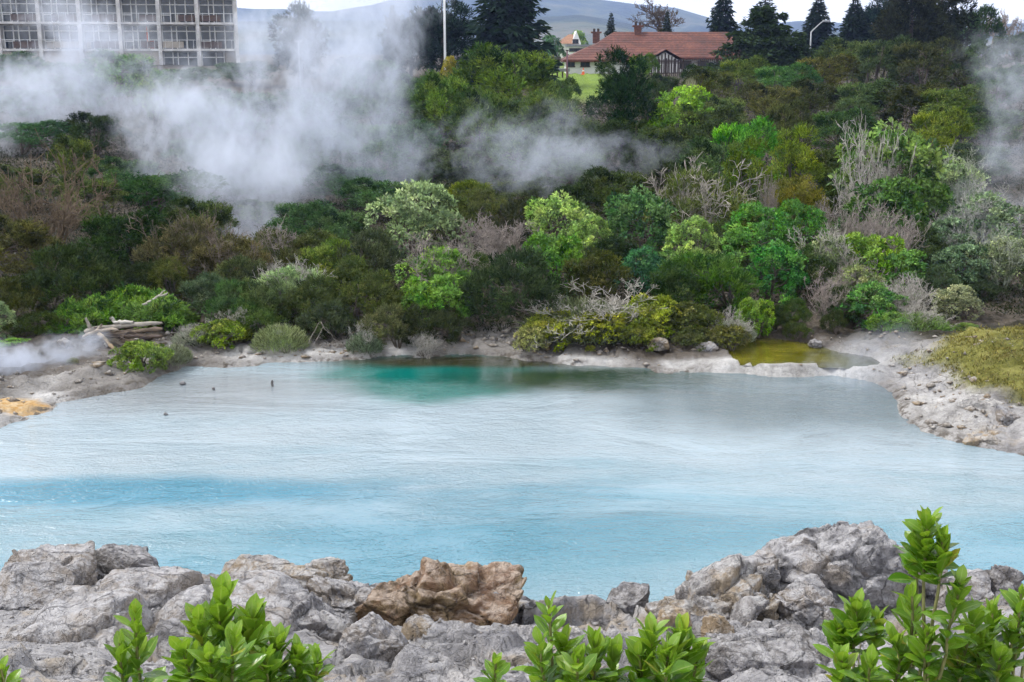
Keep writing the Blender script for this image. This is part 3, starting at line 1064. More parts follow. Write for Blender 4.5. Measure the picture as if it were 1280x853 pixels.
def plant(kind, px, ytop, wpx, Y, color, label, h=None, bark=None, dpt=None, base=None):
    rng = np.random.default_rng(abs(hash((kind, px, ytop))) % (2 ** 31) if False else int(px * 7919 + ytop * 104729 + wpx * 31 + Y * 1000) % (2 ** 31))
    Y = mapy(Y)
    X, ztop = at(px, ytop, Y)
    z0 = tz(X, Y) - 0.04
    if base is not None:
        z0 = at(px, base, Y)[1]
    hh = max(0.18, ztop - z0) if h is None else h
    w = wpx * mpp((ytop + 40), Y) * 1.12
    name, cat = NAMES[kind]
    root = empty(name, (X, Y, z0), rng.uniform(-0.2, 0.2))
    tag(root, label, cat, GROUPS.get(kind))
    dp = dpt or (min(w, 1.5 * hh) * 0.5 + w * 0.5)
    if kind in ('broad', 'bright', 'half', 'hummock', 'fern'):
        color = tuple(1.22 * c for c in color)
    if kind in ('broad', 'bright', 'manuka', 'half', 'halfm'):
        g_ = 1.45 if kind in ('manuka', 'halfm') and 180 < px < 520 else 1.0
        color = (1.25 * g_ * color[0], 1.34 * g_ * color[1], 1.0 * g_ * color[2])
    elif kind == 'kanuka':
        color = (1.38 * color[0], 1.85 * color[1], 1.1 * color[2])
    bk = bark or (.12, .10, .085)
    if kind in ('broad', 'manuka', 'hummock', 'bright', 'fern'):
        put_part(BANK, kind, 'crown', root, w, hh, rng, color, dpt=dp, rot=rng.choice([0, math.pi]))
        put_part(BRANCH, 'stems', 'trunk', root, w * 0.6, hh * 0.78, rng, bk)
    elif kind == 'kanuka':
        put_part(BANK, kind, 'crown', root, w, hh * 0.86, rng, color, z=hh * 0.14, dpt=dp, rot=rng.choice([0, math.pi]))
        put_part(BRANCH, 'stems', 'trunk', root, w * 0.5, hh * 0.8, rng, bk)
    elif kind == 'sage':
        put_part(BANK, kind, 'crown', root, w, hh, rng, color, dpt=dp)
        put_part(BRANCH, 'twigs', 'bare_branches', root, w * 0.8, hh * 0.9, rng, SG)
    elif kind == 'tufts':
        put_part(BANK, 'sage', 'crown', root, w * 0.9, hh * 0.7, rng, color, dpt=dp)
        put_part(BRANCH, 'twigs', 'bare_branches', root, w, hh, rng, bark or WT)
    elif kind == 'dead':
        put_part(BRANCH, 'twigs', 'bare_branches', root, w, hh, rng, color, dpt=dp)
        put_part(BRANCH, 'limbs', 'bare_limbs', root, w * 0.8, hh * 0.95, rng, color, dpt=dp * 0.8)
    elif kind == 'half':
        put_part(BANK, 'broad', 'crown', root, w, hh * 0.86, rng, color, dpt=dp, rot=rng.choice([0, math.pi]))
        put_part(BRANCH, 'limbs', 'bare_branches', root, w * 0.98, hh * 1.04, rng, bark or WT, dpt=dp)
    elif kind == 'halfm':
        put_part(BANK, 'manuka', 'crown', root, w, hh * 0.88, rng, color, dpt=dp, rot=rng.choice([0, math.pi]))
        put_part(BRANCH, 'limbs', 'bare_branches', root, w, hh * 1.03, rng, bark or DT, dpt=dp)
    elif kind in ('spruce', 'gappy', 'layered', 'pine'):
        z = 0 if kind != 'pine' else hh * 0.12
        put_part(BANK, kind, 'crown', root, w, hh - z, rng, color, z=z)
        link('trunk', TRUNK, None, root, (0, 0, 0), 0, (hh * 0.7, hh * 0.7, hh), (.07, .055, .045))
    elif kind == 'bare':
        put_part(BRANCH, 'bare_tree', 'branches', root, w, hh, rng, color)
    elif kind == 'deadtree':
        put_part(BRANCH, 'limbs', 'limbs', root, w, hh, rng, color, dpt=dp)
        put_part(BRANCH, 'twigs', 'twigs', root, w * 0.8, hh * 0.7, rng, color, dpt=dp)
    return root
# ------------------------------------------------------------------ the plants of the photograph
# kind, px, y of the top, width in photo pixels, distance, colour, label
P = plant
# --- left valley side
P('deadtree', 48, 192, 135, 40, BW, 'brown leafless tangle of fine branches at the left edge under the steam')
P('kanuka', 150, 262, 120, 38, DK, 'very dark rounded scrub tree in the valley beside the brown leafless tree', bark=(.03, .025, .02))
P('kanuka', 205, 205, 110, 47, (.03, .06, .02), 'dark green scrub tree half lost in the big steam cloud above the very dark tree')
P('manuka', 78, 316, 118, 33.5, (.033, .052, .016), 'broad dark heath bush behind the driftwood, below the brown leafless tree')
P('manuka', 14, 352, 66, 31.5, OL, 'olive bush cut by the left edge, level with the bracken')
P('manuka', 40, 392, 72, 30.2, (.045, .065, .015), 'low olive green bush between the left edge and the driftwood pile')
P('broad', -3, 378, 34, 29.6, GG, 'grey green leafy shrub cut by the left edge')
P('bright', 12, 424, 44, 28.6, BR, 'small bright green bush at the left edge beside the low ground steam')
P('fern', 166, 362, 86, 32.5, BR, 'bright green bracken around the pale fallen log', h=.75)
P('fern', 122, 374, 76, 31.5, BR, 'bright green bracken just above the driftwood pile', h=.7)
P('fern', 202, 380, 78, 31.0, (.11, .21, .03), 'green bracken between the pale fallen log and the grey tufts', h=.65)
P('fern', 92, 388, 62, 30.6, (.085, .19, .02), 'green bracken at the left end of the driftwood pile', h=.6)
P('halfm', 232, 268, 110, 37, RO, 'brownish twiggy scrub below the main steam cloud, beside the very dark tree', bark=(.16, .13, .10))
P('halfm', 285, 288, 80, 36, (.075, .065, .03), 'thin brown scrub with bare stems under the foot of the steam column', bark=(.18, .15, .12))
P('manuka', 208, 322, 46, 34.5, OL, 'small olive bush at the back of the bracken')
P('manuka', 254, 344, 52, 32.5, (.05, .072, .045), 'dark grey green domed bush right of the bracken')
P('halfm', 362, 326, 74, 33.5, GG, 'pale shrub with white twigs at the foot of the steam column', bark=WT)
P('manuka', 330, 352, 80, 31.8, (.055, .075, .03), 'dull olive bush in front of the pale white-twigged shrub by the steam column')
P('manuka', 392, 350, 74, 31.5, (.045, .06, .022), 'dark olive bush behind the bare dead sticks on the shore')
P('manuka', 290, 356, 66, 31.2, (.045, .085, .03), 'mid green bush just behind the white twig tuft near the left shore')
P('tufts', 283, 387, 50, 29.6, YG, 'white twig tuft standing behind the yellow green bush near the left shore')
P('hummock', 276, 404, 66, 28.9, (.15, .23, .02), 'yellow green bush in front of the white twig tuft on the left shore')
P('tufts', 238, 404, 44, 29.2, SG, 'grey twiggy tuft left of the yellow green bush on the left shore', bark=(.42, .40, .36))
P('sage', 349, 404, 58, 28.8, (.24, .29, .12), 'pale grey green mound alone on the left sinter bank')
P('hummock', 172, 430, 74, 25.4, (.15, .24, .03), 'bright yellow green shrub at the waterline of the left terrace')
P('sage', 214, 430, 46, 26.2, (.20, .23, .13), 'grey green tuft beside the bright shrub at the left waterline')
P('sage', 91, 456, 15, 25.6, (.22, .23, .07), 'tiny reed tuft on the steaming left terrace')
P('manuka', 326, 384, 60, 30.0, (.05, .08, .02), 'small dark green bush behind the pale mound on the left bank')
P('manuka', 408, 380, 64, 29.9, (.042, .055, .03), 'low dark bush beside the dead sticks on the shore')
# --- middle bank
P('manuka', 462, 292, 84, 36, (.045, .056, .03), 'dark brownish green bush below the big grey green round tree')
P('manuka', 466, 344, 78, 32, (.055, .07, .02), 'olive bush behind the grey olive bush on the middle shore')
P('manuka', 412, 302, 64, 36, (.085, .12, .02), 'yellowish green bush just right of the steam column')
P('manuka', 484, 384, 62, 29.3, (.08, .085, .04), 'grey olive rounded bush on the shore beside the small white tuft')
P('tufts', 455, 401, 38, 28.7, GG, 'small white twiggy tuft on the pale bank left of the teal water', bark=WT)
P('dead', 533, 414, 36, 28.4, WT, 'little flat pale dead shrub on the pale bank above the teal water')
P('broad', 522, 231, 112, 41, GG, 'big grey green round tree standing below the main steam cloud')
P('dead', 615, 272, 112, 40, DT, 'wide pinkish grey leafless shrub between the grey green and the light green round trees')
P('half', 547, 300, 92, 34.5, (.10, .19, .03), 'bright green shrub with grey dead twigs on its top, below the big grey green tree', bark=DT)
P('bright', 548, 346, 84, 31.5, (.10, .20, .025), 'bright green leafy shrub in front of the twig-topped shrub')
P('manuka', 548, 384, 90, 29.6, (.04, .05, .022), 'dark low bush under the bright green shrub at the middle of the shore')
P('manuka', 645, 318, 116, 31.0, (.036, .058, .026), 'big dark fine-leaved bush overhanging the black hollow at the shore')
P('bright', 688, 294, 78, 37, (.075, .17, .02), 'bright green leafy bush under the light green round tree')
P('broad', 694, 246, 80, 41, LG, 'light green round tree right of the pinkish dead shrub')
P('broad', 738, 270, 52, 39.5, LG, 'smaller light green tree leaning on the light green round tree')
P('manuka', 742, 316, 74, 34.5, OL, 'olive bush just behind the largest white dead shrub')
P('tufts', 728, 348, 140, 30.2, (.14, .17, .08), 'largest white dead shrub, spreading above the yellow green cushions', bark=WT, h=1.35)
P('hummock', 692, 392, 66, 29.2, YG, 'yellow green cushion under the left end of the largest white dead shrub')
P('hummock', 752, 392, 74, 29.0, (.22, .25, .02), 'yellow green cushion at the middle of the row below the largest white dead shrub')
P('hummock', 814, 374, 74, 29.9, (.22, .28, .02), 'tallest and brightest yellow green cushion, right of the largest white dead shrub')
P('hummock', 862, 384, 80, 29.6, (.085, .11, .02), 'dark olive cushion next to the tallest yellow green cushion')
P('hummock', 806, 404, 50, 28.6, (.15, .19, .02), 'small green cushion at the brown edge under the tallest yellow green cushion')
P('hummock', 868, 412, 44, 28.5, (.08, .10, .025), 'small dull cushion at the brown bank under the dark olive cushion')
P('hummock', 664, 410, 44, 28.5, (.28, .30, .10), 'pale yellow green small shrub at the edge of the pale bank')
P('hummock', 738, 438, 13, 27.0, (.25, .28, .03), 'single tiny yellow plant on the bare brown bank')
P('broad', 796, 240, 84, 40, BG, 'tall blue green round tree in the middle of the bank')
P('broad', 806, 312, 64, 36, (.03, .10, .05), 'dark blue green shrub under the tall blue green tree')
P('broad', 866, 272, 62, 38, LG, 'light green small tree beside the tall blue green tree')
P('halfm', 876, 208, 128, 42, (.105, .13, .04), 'broad olive dome with grey twigs above the light green small tree', bark=(.34, .31, .27))
P('manuka', 898, 318, 118, 34, (.055, .12, .016), 'broad fresh green fine-leaved bush below the light green small tree')
P('manuka', 840, 330, 62, 32.8, (.036, .07, .02), 'dark green bush between the largest white dead shrub and the broad fresh green bush')
# --- right bank
P('broad', 950, 256, 80, 38.5, (.085, .21, .04), 'bright green shrub of rounded lobes, the left one of two joined')
P('broad', 998, 252, 70, 38.8, (.075, .18, .03), 'bright green shrub of rounded lobes beside the grey twiggy shrub')
P('broad', 970, 306, 66, 35.2, EM, 'emerald green shrub under the bright green lobed shrubs')
P('half', 1034, 286, 74, 36.5, (.13, .16, .09), 'grey green shrub full of pale twigs right of the bright green lobed shrubs', bark=(.42, .40, .35))
P('dead', 1052, 254, 62, 39.5, DT, 'grey leafless shrub behind the bright green lobed shrubs')
P('dead', 1112, 254, 80, 39.0, (.33, .29, .26), 'wide leafless pinkish shrub below the tallest white-twigged tree')
P('bright', 1084, 294, 92, 37, (.13, .22, .02), 'yellow green leafy shrub below the wide leafless pinkish shrub')
P('bright', 1132, 316, 62, 35.8, (.08, .17, .04), 'green leafy shrub at the right end of the yellow green shrub')
P('half', 1072, 318, 62, 34.5, (.14, .17, .08), 'shrub with radiating bare grey branches under the yellow green shrub', bark=DT, h=1.3)
P('dead', 1046, 344, 62, 32.2, (.34, .29, .26), 'round pinkish dead shrub above the bare slope behind the yellow pond')
P('dead', 1136, 342, 66, 32.0, WT, 'white leafless shrub on the right bank above the white-haired green shrub')
P('broad', 1092, 356, 74, 31.4, (.06, .15, .035), 'dark green low shrub between the round pinkish and the white leafless shrub')
P('tufts', 1150, 378, 72, 29.8, (.18, .28, .08), 'green shrub with white hair-like twigs beside the right steam wisp', bark=WT)
P('bright', 1112, 392, 48, 29.6, (.09, .17, .025), 'small green shrub left of the green shrub with white hair-like twigs')
P('bright', 944, 374, 46, 30.4, (.12, .20, .02), 'small bright bush behind the white twig tuft at the yellow pond')
P('tufts', 918, 388, 48, 29.6, SG, 'white twig tuft at the left end of the yellow pond', bark=WT)
P('hummock', 910, 408, 50, 28.8, (.13, .14, .03), 'ragged yellow olive shrub hanging over the left end of the yellow pond')
P('manuka', 992, 376, 44, 31.2, (.05, .085, .018), 'small green bush on the bare slope behind the yellow pond')
P('manuka', 1000, 404, 34, 29.9, (.055, .075, .02), 'tiny bush on the far bank of the yellow pond')
P('manuka', 1044, 390, 30, 30.6, (.045, .06, .02), 'small dark bush below the round pinkish dead shrub')
P('manuka', 968, 384, 40, 30.8, (.04, .06, .018), 'dark bush between the small bright bush and the bare slope')
P('hummock', 1206, 420, 30, 28.4, (.15, .24, .05), 'small green cushion at the top of the grassy mound')
P('broad', 1198, 358, 56, 32.5, (.21, .22, .15), 'pale grey leafy bush in front of the dark hollow on the right')
P('broad', 1110, 160, 128, 43, (.09, .155, .04), 'tallest green tree of the right bank with white bare limbs on top')
P('deadtree', 1090, 154, 74, 42, WT, 'white bare limbs of a dead tree in front of the tallest green tree')
P('bright', 1104, 228, 104, 41, (.05, .11, .025), 'dark green leafy shrub at the foot of the tallest green tree')
P('half', 1198, 190, 66, 46, GG, 'grey green shrub with twigs right of the tallest green tree', bark=SG)
P('half', 1236, 232, 92, 42, (.12, .17, .11), 'large grey green shrub veiled by steam at the right edge', bark=(.42, .42, .38))
P('half', 1190, 262, 62, 40, (.10, .15, .10), 'blue grey shrub in the right steam, left of the large veiled shrub', bark=(.40, .40, .37))
P('half', 1260, 288, 80, 37, (.16, .19, .12), 'pale twiggy shrub cut by the right edge above the dark hollow', bark=SG)
P('broad', 1206, 306, 64, 36.5, (.09, .14, .09), 'grey green shrub between the steam wisp and the dark hollow')
P('kanuka', 1252, 318, 120, 40, DK, 'dark bush filling the right edge behind the hollow')
P('manuka', 1176, 336, 48, 35, (.06, .09, .05), 'dim bush left of the pale grey leafy bush')
# --- middle slope
P('kanuka', 930, 146, 82, 50, (.08, .19, .02), 'vivid green tree on the middle slope, left of the mustard tree', bark=DK)
P('kanuka', 1002, 160, 62, 47, (.13, .14, .014), 'mustard green rounded tree alone on the dark slope')
P('kanuka', 940, 176, 60, 46, (.09, .105, .014), 'olive mustard tree just below the vivid green tree')
P('manuka', 996, 220, 66, 43, (.16, .15, .02), 'low mustard yellow bush below the mustard rounded tree')
P('dead', 960, 222, 34, 42, DT, 'small upright dead shrub below the olive mustard tree')
P('bright', 852, 112, 84, 62, (.15, .26, .02), 'brightest lime green tree below the picket fence')
P('kanuka', 868, 150, 96, 54, (.045, .052, .022), 'dark olive tree under the brightest lime green tree')
P('kanuka', 772, 66, 78, 62, (.013, .028, .010), 'nearly black evergreen standing before the red roof')
P('kanuka', 830, 172, 84, 50, (.035, .04, .02), 'dark tree at the tip of the drifting middle steam')
P('kanuka', 716, 186, 90, 52, (.05, .065, .03), 'dull olive tree behind the drifting middle steam')
P('manuka', 606, 240, 60, 45, (.10, .115, .04), 'pale olive bush above the pinkish dead shrub')
P('manuka', 588, 226, 50, 47, (.12, .15, .02), 'yellowish bush right of the big grey green round tree')
P('kanuka', 770, 208, 86, 46, (.045, .052, .02), 'brown olive tree just above the tall blue green tree')
P('kanuka', 655, 150, 96, 56, (.055, .075, .03), 'olive tree inside the middle steam under the large dome tree')
P('kanuka', 500, 150, 90, 58, (.05, .085, .035), 'steam-veiled green tree left of the middle steam')
P('kanuka', 440, 205, 96, 50, (.05, .085, .05), 'steam-veiled bluish bush left of the big grey green round tree')
P('kanuka', 570, 175, 80, 52, (.055, .06, .03), 'brownish scrub tree between the two steam clouds')
# --- upper slope and crest, centre
P('kanuka', 638, 54, 124, 72, (.065, .085, .018), 'large domed olive tree under the big dark conifer')
P('kanuka', 556, 88, 66, 68, (.085, .115, .025), 'yellowish green domed tree below the tall white mast')
P('kanuka', 604, 108, 66, 63, (.06, .08, .025), 'small olive tree at the left foot of the large domed olive tree')
P('kanuka', 690, 104, 66, 66, (.075, .09, .03), 'thin olive tree at the right foot of the large domed olive tree')
P('bright', 560, 73, 24, 93, (.22, .19, .02), 'yellow flowering bush at the foot of the white mast')
P('spruce', 634, -78, 112, 108, (.016, .036, .018), 'big dark dense conifer over the large domed olive tree')
P('pine', 552, -2, 76, 112, (.016, .036, .022), 'dark pine behind the tall white mast')
P('pine', 512, 10, 60, 116, (.02, .042, .028), 'dark pine left of the mast, the lower of the two behind it')
P('spruce', 490, 6, 30, 118, (.03, .045, .035), 'slim conifer lost in the steam left of the mast')
P('bright', 691, 46, 30, 142, (.04, .11, .05), 'round green garden tree left of the white two-storey house')
P('bright', 725, 40, 22, 190, (.13, .22, .05), 'pale green tree behind the white two-storey house')
P('spruce', 764, 16, 26, 150, (.022, .036, .02), 'small dark spruce rising behind the left chimney of the red roof')
P('bare', 823, 2, 58, 165, (.11, .085, .07), 'large leafless tree behind the red roof')
P('spruce', 834, 14, 24, 158, (.025, .04, .022), 'dark evergreen in front of the large leafless tree')
P('kanuka', 803, 66, 36, 104, (.08, .11, .02), 'green garden bush in front of the red roofed house')
P('kanuka', 832, 92, 40, 90, (.03, .04, .015), 'dark bush below the picket fence, left of the drooping grass')
P('kanuka', 876, 80, 40, 98, (.03, .045, .015), 'dark garden bush against the picket fence')
P('sage', 864, 96, 22, 80, (.30, .30, .18), 'drooping grass clump above the brightest lime green tree')
P('manuka', 757, 76, 22, 108, (.05, .08, .02), 'small hedge bush under the window of the white walled wing')
# --- crest, right
P('spruce', 905, -18, 52, 138, (.014, .028, .016), 'dark spruce cut by the top edge behind the red roof')
P('layered', 958, 6, 124, 104, (.035, .062, .022), 'cedar with flat layered boughs at the right end of the red roof')
P('gappy', 958, -22, 54, 128, (.028, .042, .028), 'open-branched conifer rising behind the cedar')
P('spruce', 1024, -8, 56, 132, (.018, .034, .022), 'ragged dark spruce beside the curved street lamp')
P('spruce', 1070, -6, 54, 135, (.02, .038, .02), 'pointed spruce right of the curved street lamp')
P('pine', 1098, -8, 62, 140, (.014, .036, .026), 'bluish dark conifer in the clump on the right skyline')
P('spruce', 1124, -30, 56, 132, (.026, .036, .02), 'tall conifer with thin top in the clump on the right skyline')
P('pine', 1144, -34, 66, 104, (.030, .036, .014), 'tall brownish dark tree cut by the top edge on the right skyline')
P('pine', 1180, -28, 64, 108, (.026, .034, .014), 'tall twin of the brownish dark tree, nearer the bare trees')
P('kanuka', 1216, 6, 66, 112, (.032, .05, .022), 'dark broad tree left of the two bare trees')
P('bare', 1244, 17, 24, 150, (.24, .20, .17), 'pale bare tree, the left one of two at the right edge')
P('bare', 1264, 15, 24, 152, (.22, .18, .15), 'pale bare tree, the right one of two at the right edge')
P('kanuka', 1268, 40, 52, 120, (.035, .05, .02), 'dark bush under the two bare trees')
# --- dark slope on the right
rows = [
    (890, 96, 70, 84, DO, 'dark olive scrub tree right of the drooping grass'),
    (930, 72, 66, 92, (.055, .06, .02), 'olive scrub tree below the cedar'),
    (980, 78, 76, 88, (.05, .058, .02), 'brownish olive scrub tree at the right foot of the cedar'),
    (1034, 62, 80, 90, (.055, .066, .018), 'olive scrub tree right under the curved street lamp'),
    (1062, 44, 70, 98, (.05, .06, .02), 'bushy olive tree between the street lamp and the tall brownish tree'),
    (1110, 56, 80, 88, (.038, .042, .016), 'dark scrub tree below the skyline clump of conifers'),
    (1160, 48, 76, 86, (.032, .036, .014), 'dark scrub tree at the foot of the tall twin trees'),
    (1206, 62, 74, 88, (.035, .042, .016), 'dark scrub tree below the dark broad tree of the skyline'),
    (1256, 88, 76, 80, (.03, .036, .018), 'dark scrub tree at the right edge inside the upper steam wisp'),
    (904, 118, 74, 70, (.07, .068, .03), 'brownish grey scrub tree below the olive one under the cedar'),
    (964, 112, 82, 72, (.05, .055, .022), 'scrub tree above the vivid green tree'),
    (1022, 104, 86, 74, (.034, .038, .016), 'dark scrub tree above the mustard rounded tree'),
    (1084, 92, 86, 72, (.05, .055, .024), 'greyish scrub tree high on the dark slope'),
    (1142, 96, 84, 70, (.026, .03, .012), 'blackish scrub tree in the darkest part of the right slope'),
    (1192, 110, 80, 68, (.055, .062, .018), 'olive scrub tree right of the blackish one'),
    (1244, 140, 86, 64, (.03, .042, .024), 'dim bluish scrub tree within the right steam'),
    (1052, 134, 84, 62, (.042, .048, .018), 'scrub tree behind the left shoulder of the tallest green tree'),
    (1040, 178, 70, 52, (.028, .04, .014), 'dark scrub right of the mustard rounded tree'),
    (1176, 146, 74, 58, (.085, .08, .016), 'mustard olive scrub tree behind the tallest green tree'),
    (1226, 176, 76, 54, (.028, .045, .026), 'dark scrub behind the grey green shrub at the right'),
    (984, 136, 66, 60, (.04, .045, .02), 'dark scrub tree between the vivid green and the greyish slope trees'),
    (896, 186, 72, 49, (.055, .062, .026), 'grey olive scrub above the broad olive dome'),
    (1048, 216, 70, 47, (.035, .045, .018), 'dark scrub left of the foot of the tallest green tree'),
    (1160, 210, 60, 47, (.05, .085, .03), 'green scrub right of the foot of the tallest green tree'),
]
jit = np.random.default_rng(17)
for a in rows:
    a = (a[0], a[1] - jit.uniform(-6, 16), a[2] * jit.uniform(.8, 1.15), a[3], tuple(c * jit.uniform(.75, 1.35) for c in a[4]), a[5])
    P('kanuka', a[0], a[1], a[2], a[3], tuple(k * c for k, c in zip((1.35, 1.3, 1.35), a[4])), a[5])
# --- behind the main steam
P('kanuka', 152, 62, 92, 88, (.06, .115, .02), 'green tree standing in front of the old block, its top clear of the steam')
P('kanuka', 196, 96, 56, 76, (.09, .12, .02), 'olive tree right below the green tree in front of the old block')
P('kanuka', 110, 92, 70, 80, (.035, .07, .03), 'dim green tree left below the green tree in front of the old block')
P('kanuka', 118, 140, 76, 62, (.022, .03, .014), 'dark tree showing through a gap in the left steam')
P('kanuka', 40, 150, 96, 62, (.045, .085, .045), 'bluish tree veiled in steam above the brown leafless tangle')
P('kanuka', 92, 168, 56, 52, (.07, .075, .02), 'olive scrub beside the brown leafless tangle, under the left steam')
P('kanuka', 300, 110, 110, 70, (.045, .075, .04), 'tree swallowed by the thickest part of the big steam cloud')
P('kanuka', 250, 170, 90, 58, (.045, .065, .035), 'tree swallowed by the left half of the big steam cloud')
P('kanuka', 350, 190, 100, 54, (.045, .07, .04), 'tree behind the middle of the big steam cloud')
P('kanuka', 400, 110, 110, 70, (.04, .07, .045), 'tree behind the right half of the big steam cloud')
P('kanuka', 330, 250, 80, 46, (.05, .06, .028), 'scrub just above the foot of the steam column')
P('pine', 372, 6, 56, 105, (.03, .055, .045), 'tall dark tree glimpsed through steam behind the small lamp post')
P('kanuka', 460, 70, 90, 88, (.045, .08, .05), 'tree veiled by steam below the slim conifer')

# --- the plainer scrub that closes the slope
more = [
    ('kanuka', 62, 74, 90, 92, (.045, .075, .04), 'veiled tree under the left columns of the old block'),
    ('kanuka', 226, 84, 84, 96, (.05, .08, .035), 'veiled tree under the right end of the old block'),
    ('kanuka', 300, 76, 80, 104, (.04, .065, .04), 'dim tree in the steam right of the old block'),
    ('kanuka', 6, 64, 80, 100, (.05, .08, .045), 'veiled tree at the left edge before the old block'),
    ('kanuka', 18, 268, 100, 38, (.07, .055, .025), 'brownish scrub at the left edge under the leafless tangle'),
    ('kanuka', 22, 205, 96, 48, (.06, .06, .03), 'dim scrub behind the leafless tangle at the left edge'),
    ('kanuka', 112, 218, 90, 46, (.06, .065, .025), 'olive scrub just right of the leafless tangle'),
    ('kanuka', 160, 196, 84, 51, (.045, .07, .03), 'green scrub above the very dark rounded tree, half in steam'),
    ('kanuka', 252, 246, 84, 42, (.05, .058, .024), 'olive scrub between the very dark rounded tree and the steam column'),
    ('manuka', 118, 322, 72, 35, (.028, .045, .016), 'dark bush right of the broad dark bush behind the driftwood'),
    ('manuka', 176, 332, 66, 35, (.035, .05, .018), 'dark bush under the very dark rounded tree'),
    ('halfm', 340, 284, 74, 38, (.07, .075, .035), 'scrub with thin stems right beside the steam column'),
    ('kanuka', 378, 250, 86, 43, (.05, .08, .045), 'bluish green bush at the right flank of the steam column'),
    ('kanuka', 428, 258, 76, 41, (.06, .085, .05), 'grey green bush at the lower right fringe of the big steam cloud'),
    ('manuka', 388, 290, 66, 38.5, (.05, .06, .022), 'olive bush behind the yellowish green one near the steam column'),
    ('manuka', 436, 326, 70, 34.5, (.06, .08, .022), 'olive green bush between the steam column and the brownish green bush'),
    ('manuka', 300, 322, 60, 34, (.05, .06, .028), 'small brown olive bush under the foot of the steam column'),
    ('kanuka', 474, 222, 84, 47, (.055, .085, .05), 'bluish scrub behind the left shoulder of the big grey green tree'),
    ('kanuka', 540, 200, 84, 51, (.05, .06, .03), 'dull scrub above the big grey green round tree'),
    ('manuka', 566, 250, 62, 44, (.075, .095, .025), 'olive bush at the right shoulder of the big grey green tree'),
    ('kanuka', 604, 204, 84, 52, (.045, .055, .028), 'dark scrub under the left end of the drifting middle steam'),
    ('manuka', 644, 250, 70, 44, (.045, .05, .024), 'dark bush above the right half of the pinkish dead shrub'),
    ('kanuka', 660, 222, 84, 48, (.06, .062, .03), 'brown olive scrub just below the drifting middle steam'),
    ('kanuka', 728, 232, 74, 46, (.04, .05, .022), 'dark scrub above the smaller light green tree'),
    ('manuka', 588, 318, 60, 36, (.05, .075, .022), 'olive bush under the pinkish dead shrub'),
    ('manuka', 768, 296, 58, 38, (.03, .05, .02), 'dark bush left of the dark blue green shrub'),
    ('kanuka', 828, 236, 74, 45, (.05, .058, .022), 'dark olive scrub left of the broad olive dome'),
    ('kanuka', 938, 232, 74, 45, (.045, .055, .02), 'dark scrub right of the broad olive dome'),
    ('manuka', 908, 282, 66, 40, (.07, .10, .03), 'olive green bush under the broad olive dome'),
    ('kanuka', 1016, 238, 74, 44, (.05, .06, .02), 'olive scrub right of the low mustard bush'),
    ('manuka', 1010, 312, 58, 36, (.05, .08, .025), 'green bush between the emerald shrub and the grey twiggy shrub'),
    ('manuka', 1150, 286, 66, 40, (.06, .09, .035), 'green bush right of the wide leafless pinkish shrub'),
    ('manuka', 1050, 362, 54, 32.4, (.045, .07, .022), 'bush at the back of the bare slope, right of the round pinkish shrub'),
    ('manuka', 1226, 348, 66, 36, (.05, .07, .04), 'dim bush right above the pale grey leafy bush'),
    ('kanuka', 300, 216, 90, 51, (.05, .07, .04), 'bush inside the middle of the big steam cloud'),
    ('kanuka', 256, 118, 84, 67, (.05, .075, .04), 'tree inside the upper left of the big steam cloud'),
    ('kanuka', 384, 158, 92, 59, (.05, .075, .045), 'tree inside the right middle of the big steam cloud'),
    ('kanuka', 26, 108, 96, 76, (.045, .075, .045), 'veiled tree below the left end of the old block'),
    ('kanuka', 482, 112, 84, 76, (.05, .07, .04), 'veiled tree left below the yellowish domed tree'),
    ('kanuka', 520, 92, 72, 82, (.05, .075, .03), 'green tree at the foot of the dark pines left of the mast'),
    ('kanuka', 560, 128, 82, 68, (.055, .07, .026), 'olive tree under the yellowish green domed tree'),
    ('kanuka', 642, 118, 92, 67, (.05, .065, .02), 'olive tree under the middle of the large domed tree'),
    ('kanuka', 712, 140, 84, 62, (.05, .058, .026), 'scrub tree below the strip of lawn beside the domed tree'),
    ('kanuka', 748, 150, 80, 60, (.035, .045, .018), 'dark tree under the nearly black evergreen'),
    ('kanuka', 800, 138, 80, 61, (.05, .062, .022), 'olive tree between the nearly black evergreen and the lime green tree'),
    ('kanuka', 886, 132, 76, 60, (.05, .055, .024), 'olive tree right of the brightest lime green tree'),
    ('kanuka', 440, 150, 90, 60, (.05, .075, .045), 'veiled tree at the right border of the big steam cloud'),
    ('kanuka', 702, 96, 40, 84, (.06, .08, .03), 'small tree at the edge of the lawn right of the domed tree'),
    ('kanuka', 800, 100, 56, 78, (.045, .055, .02), 'dark scrub tree right of the nearly black evergreen'),
]
for a in more:
    P(*a)

# --- the undergrowth that fills the bank between them
r_ = np.random.default_rng(77)
Vs, b = [], 0
cell = []
yy = 27.4
while yy < 92:
    step = 0.55 + (yy - 28) * 0.022
    half = yy * 0.52
    for x in np.arange(-half, half, step):
        X, Y = x + r_.normal() * step * 0.3, yy + r_.normal() * step * 0.3
        cell.append((X, Y, step))
    yy += step
cell = np.array(cell)
sd_ = sdf(POOL, cell[:, 0], cell[:, 1])
sp2 = sdf(POND, cell[:, 0], cell[:, 1])
mo_ = np.exp(-(((cell[:, 0] - MOUND[0] - 1.4) / 3.4) ** 2 + ((cell[:, 1] - MOUND[1]) / 3.9) ** 2))
slope = (np.abs(cell[:, 0] - at(1010, 410, 30)[0]) < 1.6) & (cell[:, 1] < 31.5)
pale = (cell[:, 0] > at(1070, 410, 30)[0]) & (cell[:, 1] < 29.8)
ok = (sd_ > 1.1) & (sp2 > 1.2) & (mo_ < 0.3) & ~slope & ~pale
ok &= ~((cell[:, 0] < atz(215, 470, 0)[0]) & (cell[:, 1] < 30.2))
cell = cell[ok]
